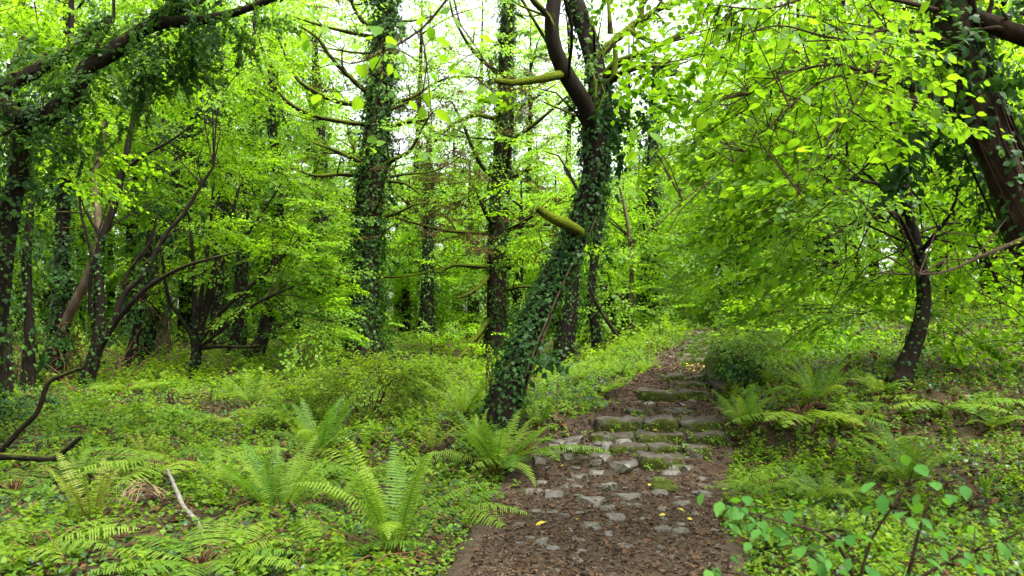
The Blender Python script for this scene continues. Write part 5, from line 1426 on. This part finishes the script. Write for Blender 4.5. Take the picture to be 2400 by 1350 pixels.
# ------------------------------------------------------------------ ground cover
herbs = []
for s in range(4):
    q = np.random.default_rng(1000 + s); mb = MB()
    Y, Pi, Ro, T, S = [], [], [], [], []
    n = 9 + 2 * s; bend = q.normal(size=2) * .25
    for k in range(n):
        t = (k + .6) / n; z = t ** .9
        Y.append(k * 2.4 + q.normal() * .3); Pi.append(q.uniform(-.5, .5)); Ro.append(q.normal() * .3)
        T.append((bend[0] * t * t, bend[1] * t * t, z)); S.append((.36 - .2 * t) * q.uniform(.7, 1.2) * (1 + .25 * (s == 3)))
    inst(mb, L_FAR[0] * [1.25, 1, 1], L_FAR[1], mats3(np.array(Y), np.array(Pi), np.array(Ro)) * np.array(S)[:, None, None], np.array(T))
    herbs.append((np.concatenate(mb.v), np.concatenate(mb.f)))
TRI = []                                              # clover-like low rosettes
for s in range(3):
    q = np.random.default_rng(1020 + s); mb = MB(); n = 7
    inst(mb, L_FAR[0] * [1.5, 1, .6], L_FAR[1], mats3(q.uniform(0, 6.28, n), q.uniform(-.3, .35, n), q.normal(size=n) * .2) * q.uniform(.35, .6, n)[:, None, None], np.stack([q.normal(size=n) * .35, q.normal(size=n) * .35, q.uniform(.1, .7, n)], -1))
    TRI.append((np.concatenate(mb.v), np.concatenate(mb.f)))


def cover_points(n, d0, d1, seed, power=1.0, margin=1.0):
    """random ground points off the path, thinning out with distance; also the distance to the path's edge"""
    q = np.random.default_rng(seed)
    d = d0 + (d1 - d0) * q.random(n) ** power
    x = q.uniform(-1, 1, n) * (.70 * d + margin)
    l = np.interp(d, PD, PL) + .10 * sn(d, d * 0, 0, 2.1, 21) + .12 * sn(x, d, 0, 4, 31); r = np.interp(d, PD, PR) - .02 + .14 * sn(d, d * 0, 0, 2.3, 22) + .14 * sn(x, d, 0, 3.5, 32)
    s = np.maximum(l - x, x - r)
    k = (s > -np.where(d < 8.2, .32, .05) * q.random(n) ** 3) | (d > 18.5)
    x, d, s = x[k], d[k], s[k]
    s = np.where(s < 0, 3, s)
    return np.stack([x, d, ground(x, d)], -1), s


def spread_cover(name, label, cat, protos, mat, n, d0, d1, seed, size, keep=None, power=1.0, lift=(0, .03), grow=.03, tilt=.25, extra=None):
    q = np.random.default_rng(seed + 1)
    T, s = cover_points(n, d0, d1, seed, power)
    if keep is not None:
        k = keep(T[:, 0], T[:, 1], s, q.random(len(T)))
        T, s = T[k], s[k]
    if extra is not None:
        T = np.vstack([T, extra])
    N = len(T)
    T = T + np.stack([0 * T[:, 0], 0 * T[:, 0], q.uniform(*lift, N)], -1)
    sc = q.uniform(*size, N) * (1 + grow * T[:, 1])
    Mx = mats3(q.uniform(0, 6.28, N), q.normal(size=N) * tilt, q.normal(size=N) * tilt) * sc[:, None, None]
    mb = MB(); w = q.integers(0, len(protos), N)
    for k, pr in enumerate(protos):
        inst(mb, pr[0], pr[1], Mx[w == k], T[w == k])
    single(name, mb, [mat], (0, 8, 0), label, cat, kind='stuff')
    return N


def patch(x, y, f, seed): return sn(x, y, 0, f, seed)


spread_cover('leaf_litter', 'brown dead leaves lying between the plants', 'leaf litter', [L_FAR], 'dead_leaf', 20000, 3.2, 16, 1100, (.04, .08), None, 1.0, (0, .03), .03, .5)
spread_cover('ground_ivy', 'dark glossy ivy leaves carpeting the woodland floor', 'ivy', [L_IVY4, L_RF], 'ivy_ground', 46000, 3.2, 15, 1110, (.022, .045),
             lambda x, y, s, u: (patch(x, y, .7, 41) + .5 * patch(x, y, 2.2, 42) > -.55 - .9 * (x > 2.2)) & (s > .12 + .25 * u), 1.0, (.01, .09), .03, .4)
spread_cover('ground_ivy', 'lighter ivy and bramble leaves mixed through the woodland floor', 'ivy', [L_IVY4, L_RF, L_RF], 'ivy_pale', 46000, 3.2, 16, 1115, (.018, .042),
             lambda x, y, s, u: (patch(x, y, .9, 45) + .5 * patch(x, y, 2.4, 50) > -.35) & (s > .05 + .1 * u), 1.0, (.02, .13), .03, .45)
spread_cover('herb_cover', 'leafy green herbs knee-deep in the undergrowth left of the path', 'herbs', herbs, 'herb_leaf', 12500, 3.4, 20, 1120, (.07, .18),
             lambda x, y, s, u: (patch(x, y, .7, 43) + .5 * patch(x, y, 2.0, 44) > -.15) & (s > .2) & (x < 2.2 + .15 * y), 1.0, (0, .02), .02, .25)
spread_cover('herb_cover', 'low shaded herbs scattered over the right bank', 'herbs', herbs, 'herb_leaf', 9000, 3.4, 16, 1125, (.05, .13),
             lambda x, y, s, u: (patch(x, y, .9, 46) > -.6) & (x > 1.2) & (s > .08), 1.0, (0, .02), .02, .3)
spread_cover('clover_cover', 'bright lime low plants along both edges of the path', 'ground cover', TRI, 'clover', 42000, 3.2, 18, 1130, (.024, .055),
             lambda x, y, s, u: (s < .75 + .5 * patch(x, y, 1.2, 47)) & (u < 1.1 - .6 * np.abs(s)), 1.0, (0, .04), .02, .3)
spread_cover('clover_cover', 'bright herb carpet between the leaning tree and the landing', 'ground cover', herbs, 'clover', 7000, 8, 16, 1135, (.07, .15),
             lambda x, y, s, u: (x > -.2 + .0 * y) & (x < 3.4) & (s < 2.8) & (x < np.interp(y, PD, PL)), 1.0, (0, .02), .01, .25)
spread_cover('far_undergrowth', 'hazy green undergrowth on the far woodland floor', 'undergrowth', herbs, 'herb_leaf', 5200, 15, 60, 1140, (.14, .34), None, 1.5, (0, .03), .018, .3)
spread_cover('far_bushes', 'lime bushy undergrowth between the far trunks', 'undergrowth', [(p_[0], p_[1]) for p_ in SP_TIPF], 'leaf_pale', 1700, 24, 60, 1150, (.6, 1.1), lambda x, y, s, u: patch(x, y, .25, 48) > -.3, 1.3, (.1, .9), .012, .35)
spread_cover('moss', 'yellow-green moss tufts along the path edge and bank', 'moss', [L_FAR], 'moss_tuft', 60000, 3.2, 12, 1160, (.012, .028), lambda x, y, s, u: (s < .35) & (u < .5) | (x > 1.5) & (patch(x, y, 1.5, 49) > .15) & (u < .8), 1.0, (-.01, .015), .02, .9)

q = np.random.default_rng(1165); tb = MB()
T, s_ = cover_points(900, 3.4, 13, 1166)
for p in T[patch(T[:, 0], T[:, 1], .8, 51) > -.2]:
    a_ = q.uniform(0, 6.28); ln = q.uniform(.12, .55); e = np.array([math.cos(a_), math.sin(a_), q.uniform(-.05, .5)]) * ln
    tube(tb, [p + [0, 0, .03], p + e * .5 + [0, 0, .05 + .12 * ln], p + e], [.005, .004, .002], 4, .3)
single('dead_stalks', tb, ['fern_stalk'], (0, 8, 0), 'dry brown stalks and twigs strewn through the undergrowth', 'stalks', kind='stuff')

# moss and tiny plants on the steps
q = np.random.default_rng(1170); ex = []
for x0, x1, y0, z0, z1, dep in step_block_spots:
    for _ in range(26):
        ex.append((q.uniform(x0, x1), y0 + q.uniform(-.045, .0), q.uniform(z0, z1 - .02)))
    for _ in range(12):
        ex.append((q.choice([x0, x1]) + q.normal() * .04, y0 + q.uniform(-.03, dep), z1 - q.uniform(0, .04)))
ex = np.array(ex); N = len(ex)
mb = MB(); Mx = mats3(q.uniform(0, 6.28, N), q.normal(size=N) * .5 + .5, q.normal(size=N) * .4) * q.uniform(.02, .04, N)[:, None, None]
w = q.integers(0, 3, N); sel = q.random(N) < .45
for k in range(3): inst(mb, *TRI[k], Mx[(w == k) & sel], ex[(w == k) & sel], 0)
for k in range(3): inst(mb, *TRI[k], Mx[(w == k) & ~sel] * .6, ex[(w == k) & ~sel], 1)
single('step_moss', mb, ['clover', 'moss_tuft'], (1.5, 8, .3), 'tiny bright plants and moss rooted on the stone steps', 'moss', kind='stuff')

# bluebells
q = np.random.default_rng(1180); mb = MB(); st = []
for _ in range(24):
    p = hit(q.uniform(1275, 1455), q.uniform(895, 975)) + [0, 0, q.uniform(.10, .2)]
    for _ in range(4): st.append(p + q.normal(size=3) * [.015, .015, .03])
st = np.array(st); N = len(st)
inst(mb, *L_IVY4, mats3(q.uniform(0, 6.28, N), q.uniform(-1.5, -.6, N), q.normal(size=N) * .3) * .022, st)
single('bluebells', mb, ['petal'], (.8, 10.5, .3), 'small violet-blue flowers in the bright herbs right of the leaning tree', 'flowers', kind='stuff')

# path litter: bark chips, needles, grit
q = np.random.default_rng(1190)
N = 36000
d = 3.2 + (17 - 3.2) * q.random(N) ** 1.25; u = q.uniform(-.05, 1.05, N)
x = np.interp(d, PD, PL) * (1 - u) + np.interp(d, PD, PR) * u
T = np.stack([x, d, path_z(x, d) + q.uniform(0, .012, N)], -1)
CH = (np.array([(-.2, -.5, 0), (.2, -.4, .04), (.12, .5, .1), (-.15, .4, .02)]), np.array([[0, 1, 2], [0, 2, 3]]))
mb = MB(); inst(mb, *CH, mats3(q.uniform(0, 6.28, N), q.normal(size=N) * .35, q.normal(size=N) * .4) * (q.uniform(.010, .034, N) * (1 + .03 * d))[:, None, None], T)
n2 = 1500; k2 = q.integers(0, N, n2)
inst(mb, *L_FAR, mats3(q.uniform(0, 6.28, n2), q.normal(size=n2) * .4, q.normal(size=n2) * .5) * q.uniform(.025, .055, n2)[:, None, None], T[k2] + [0, 0, .008], 1)
single('path_litter', mb, ['chip', 'dead_leaf'], (1, 8, 0), 'brown bark chips and rotted leaves covering the path', 'litter', kind='stuff', smooth=False)

# ------------------------------------------------------------------ fallen wood, roots, loose leaves
def stick(name, label, pts, mat, cat='branch', ground_z=True, seed=0, twigs=0, sides=8, tl=.4, rough=.2):
    """pts: (px, py, width px, height above ground in m); each lies over the ground seen at that pixel, or at depth d if given"""
    P3, R3 = [], []
    for a in pts:
        p = hit(a[0], a[1]) if len(a) == 4 else P(a[0], a[1], a[4])
        if len(a) == 4: p = p + [0, 0, a[3]]
        P3.append(p); R3.append(a[2] / px_scale(p) / 2)
    mb = MB(); c, r = tube(mb, P3, R3, sides, .04, 0, rough, seed)
    q = np.random.default_rng(seed)
    for _ in range(twigs):
        i = q.integers(len(c) // 5, len(c)); e = q.normal(size=3) * [1, .6, .5] + [0, 0, .3]; e /= np.linalg.norm(e); ln = tl * q.uniform(.4, 1)
        tube(mb, [c[i], c[i] + e * ln * .5 + q.normal(size=3) * .03, c[i] + e * ln], [r[i] * .5, r[i] * .35, .002], 5, .1)
    single(name, mb, [mat], P3[0], label, cat)


g = hit(0, 1085)[1]
stick('dead_branch', 'dark dead branch rising from the left edge and bending right near its top', [(-60, 1110, 15, 0, g), (0, 1060, 14, 0, g), (50, 1005, 12, 0, g), (88, 965, 11, 0, g), (112, 900, 11, 0, g), (145, 880, 9, 0, g), (188, 864, 6, 0, g)], 'bark', seed=71, twigs=3, tl=.15)
g = 6.6
stick('dead_branch', 'low crooked dead branch with one upright stub on the left edge', [(-80, 1072, 20, 0, g), (0, 1070, 17, 0, g), (60, 1072, 16, 0, g), (125, 1076, 15, 0, g), (160, 1048, 13, 0, g), (192, 1024, 9, 0, g)], 'bark', seed=72, twigs=2, tl=.12)
stick('white_stick', 'pale birch stick lying in the lower left undergrowth', [(392, 1168, 7, .22), (415, 1200, 10, .14), (430, 1222, 11, .10), (455, 1240, 11, .07), (478, 1265, 11, .03)], 'birch_wood', 'stick', seed=73, twigs=2)
b = hit(300, 1180)
tb = MB(); q = np.random.default_rng(74)
for k in range(26):
    s = P(388 + q.normal() * 8, 1165 + q.normal() * 6, b[1]); a = q.uniform(.6, 1.0)
    tube(tb, [s, P(340, 1150 + q.normal() * 12, b[1] + .1), P(290 + q.normal() * 14, 1165 + q.normal() * 14, b[1] - .1), P(262 + q.normal() * 22, 1225 + q.normal() * 22, b[1] - .2)], [.004, .003, .002, .001], 4, .1)
single('dry_twigs', tb, ['dry_wood'], b, 'arching bundle of dry twiglets at the tip of the pale stick', 'twigs')
stick('leaning_pole', 'long bare pole leaning left against the slim conifer', [(1040, 882, 9, 0, 20.5), (1085, 830, 11, 0, 21), (1130, 772, 12, 0, 21.6), (1160, 735, 11, 0, 22)], 'bark_mossy', 'pole', seed=75)
stick('leaning_pole', 'shorter pole leaning against the slim conifer, nearer its trunk', [(1090, 885, 8, 0, 20.5), (1112, 845, 10, 0, 21), (1122, 800, 10, 0, 21.5), (1140, 760, 8, 0, 22)], 'bark_mossy', 'pole', seed=76)
stick('broken_stick', 'longer light-brown half of the broken stick across the path', [(1306, 1196, 7, .02), (1350, 1197, 8, .02), (1405, 1197, 7, .02)], 'dry_wood', 'stick', seed=77)
stick('broken_stick', 'shorter half of the broken stick with peeling bark, right of the stone block', [(1445, 1182, 9, .03), (1470, 1190, 9, .02), (1492, 1194, 8, .02)], 'dry_wood', 'stick', seed=78)
stick('small_stick', 'short dark stick lying above the broken one on the path', [(1338, 1142, 7, .02), (1372, 1145, 7, .02)], 'bark_brown', 'stick', seed=79)
stick('small_stick', 'dark stick lying near the bottom edge of the path', [(1440, 1334, 8, .015), (1482, 1338, 7, .015)], 'bark_brown', 'stick', seed=80)
stick('twig_on_path', 'thin forked twig at the left edge of the path', [(1195, 1240, 6, .03), (1215, 1250, 6, .02), (1230, 1254, 4, .02)], 'dry_wood', 'twig', seed=81, twigs=1, tl=.1)
stick('tree_root', 'curled brown root breaking the surface at the bottom edge of the path', [(1222, 1362, 14, -.02), (1228, 1344, 15, .015), (1245, 1334, 14, .02), (1264, 1334, 10, -.02)], 'bark_brown', 'root', seed=82)
stick('mossy_root', 'mossy root reaching into the path below the lowest steps', [(1622, 1138, 12, .02), (1648, 1128, 13, .04), (1675, 1124, 12, .05), (1705, 1134, 9, .02)], 'bark_mossy', 'root', seed=83, twigs=2, tl=.12)
stick('fallen_log', 'short mossy log lying behind the fern on the right bank', [(1895, 962, 16, .05), (1930, 968, 17, .06), (1962, 982, 15, .03)], 'bark_brown', 'log', seed=84)
stick('fallen_branch', 'bent brown fallen branch on the shaded right bank', [(1925, 1072, 7, .02), (1975, 1066, 10, .05), (2010, 1070, 10, .05), (2030, 1085, 8, .02)], 'bark_brown', 'branch', seed=85, twigs=3, tl=.3)
stick('fallen_branch', 'thin upright-tilted fallen branch above the bent one', [(1940, 1008, 5, .02), (1975, 1028, 7, .05), (2015, 1062, 7, .04)], 'bark_brown', 'branch', seed=86, twigs=2, tl=.2)
stick('fallen_branch', 'thin fallen branch behind the right-hand sapling leaves', [(1965, 1140, 6, .05), (2010, 1125, 7, .05), (2060, 1112, 5, .02)], 'bark_brown', 'branch', seed=87, twigs=1, tl=.2)
stick('fallen_branch', 'dark forked branch lying across the ground between the conifers', [(985, 838, 4, .05), (1010, 826, 5, .12), (1040, 818, 4, .1)], 'bark', 'branch', seed=88, twigs=3, tl=.5)
stick('bent_sapling', 'bare leaning sapling stem left of the broad ivy trunk', [(1480, 838, 12, 0, 17), (1455, 800, 10, 0, 17), (1425, 755, 9, 0, 17), (1400, 715, 7, 0, 17), (1378, 660, 4, 0, 17)], 'bark', 'sapling', seed=89, twigs=4, tl=.6)
# stump
p = hit(398, 972)
mb = MB(); tube(mb, [p - [0, 0, .05], p + [0, 0, .10], p + [.02, 0, .2]], [.075, .06, .045], 9, .04, 0, .4, 91, .2)
for k in range(5):
    q = np.random.default_rng(k + 91); a_ = k * 1.25
    e = p + np.array([math.cos(a_) * .045, math.sin(a_) * .045, .18])
    tube(mb, [e, e + [0, 0, q.uniform(.04, .16)]], [.02, .003], 5, .05)
single('tree_stump', mb, ['bark_brown'], p, 'small splintered brown stump in the left undergrowth', 'stump')

yl = MB(); yl.add(*NEAR[0]); YME = yl.mesh('fallen_leaf', ['yellow_leaf'])
for lab, px, py, s in [('yellow fallen leaf near the left of the path, below the broken stick', 1278, 1282, 26), ('small yellow leaf beside the curled root', 1352, 1278, 14), ('yellow leaf on the path below the light grey block', 1590, 1250, 18), ('yellow leaf beside the moss-covered stone', 1520, 1182, 14),
                       ('yellow leaf left of the short dark stick', 1318, 1140, 14), ('yellow leaf right of the flat stone above the broken stick', 1480, 1153, 14), ('yellow leaf standing against the second step', 1480, 1036, 12), ('orange-yellow leaf on the tread of the second step', 1540, 1040, 12),
                       ('pale yellow leaf on bare soil near the right edge of the path', 1560, 1262, 16), ('brown-orange leaf on the right part of the path', 1612, 1272, 14)]:
    p = hit(px, py); L = s / px_scale(p); q = np.random.default_rng(px)
    o = link('fallen_leaf', YME); o.location = (p[0], p[1], float(path_z(p[0], p[1])) + .02); o.scale = (L, L, L); o.rotation_euler = (q.normal() * .2, q.normal() * .3, q.uniform(0, 6.28))
    tag(o, lab, 'leaf', 'fallen leaves on the path')
q = np.random.default_rng(1300); N = 90
T = np.stack([q.uniform(2.55, 3.2, N), q.uniform(11.2, 12.8, N), 0 * q.random(N)], -1); T[:, 2] = path_z(T[:, 0], T[:, 1]) + .02
mb = MB(); inst(mb, *L_FAR, mats3(q.uniform(0, 6.28, N), q.normal(size=N) * .3, q.normal(size=N) * .3) * .045, T)
single('fallen_leaves', mb, ['yellow_leaf'], (2.9, 12, .7), 'scatter of small yellow leaves on the upper path below the farthest steps', 'leaves', kind='stuff')

print('TRIS', sum(len(m.polygons) for m in bpy.data.meshes), 'objects', len(scene.objects))
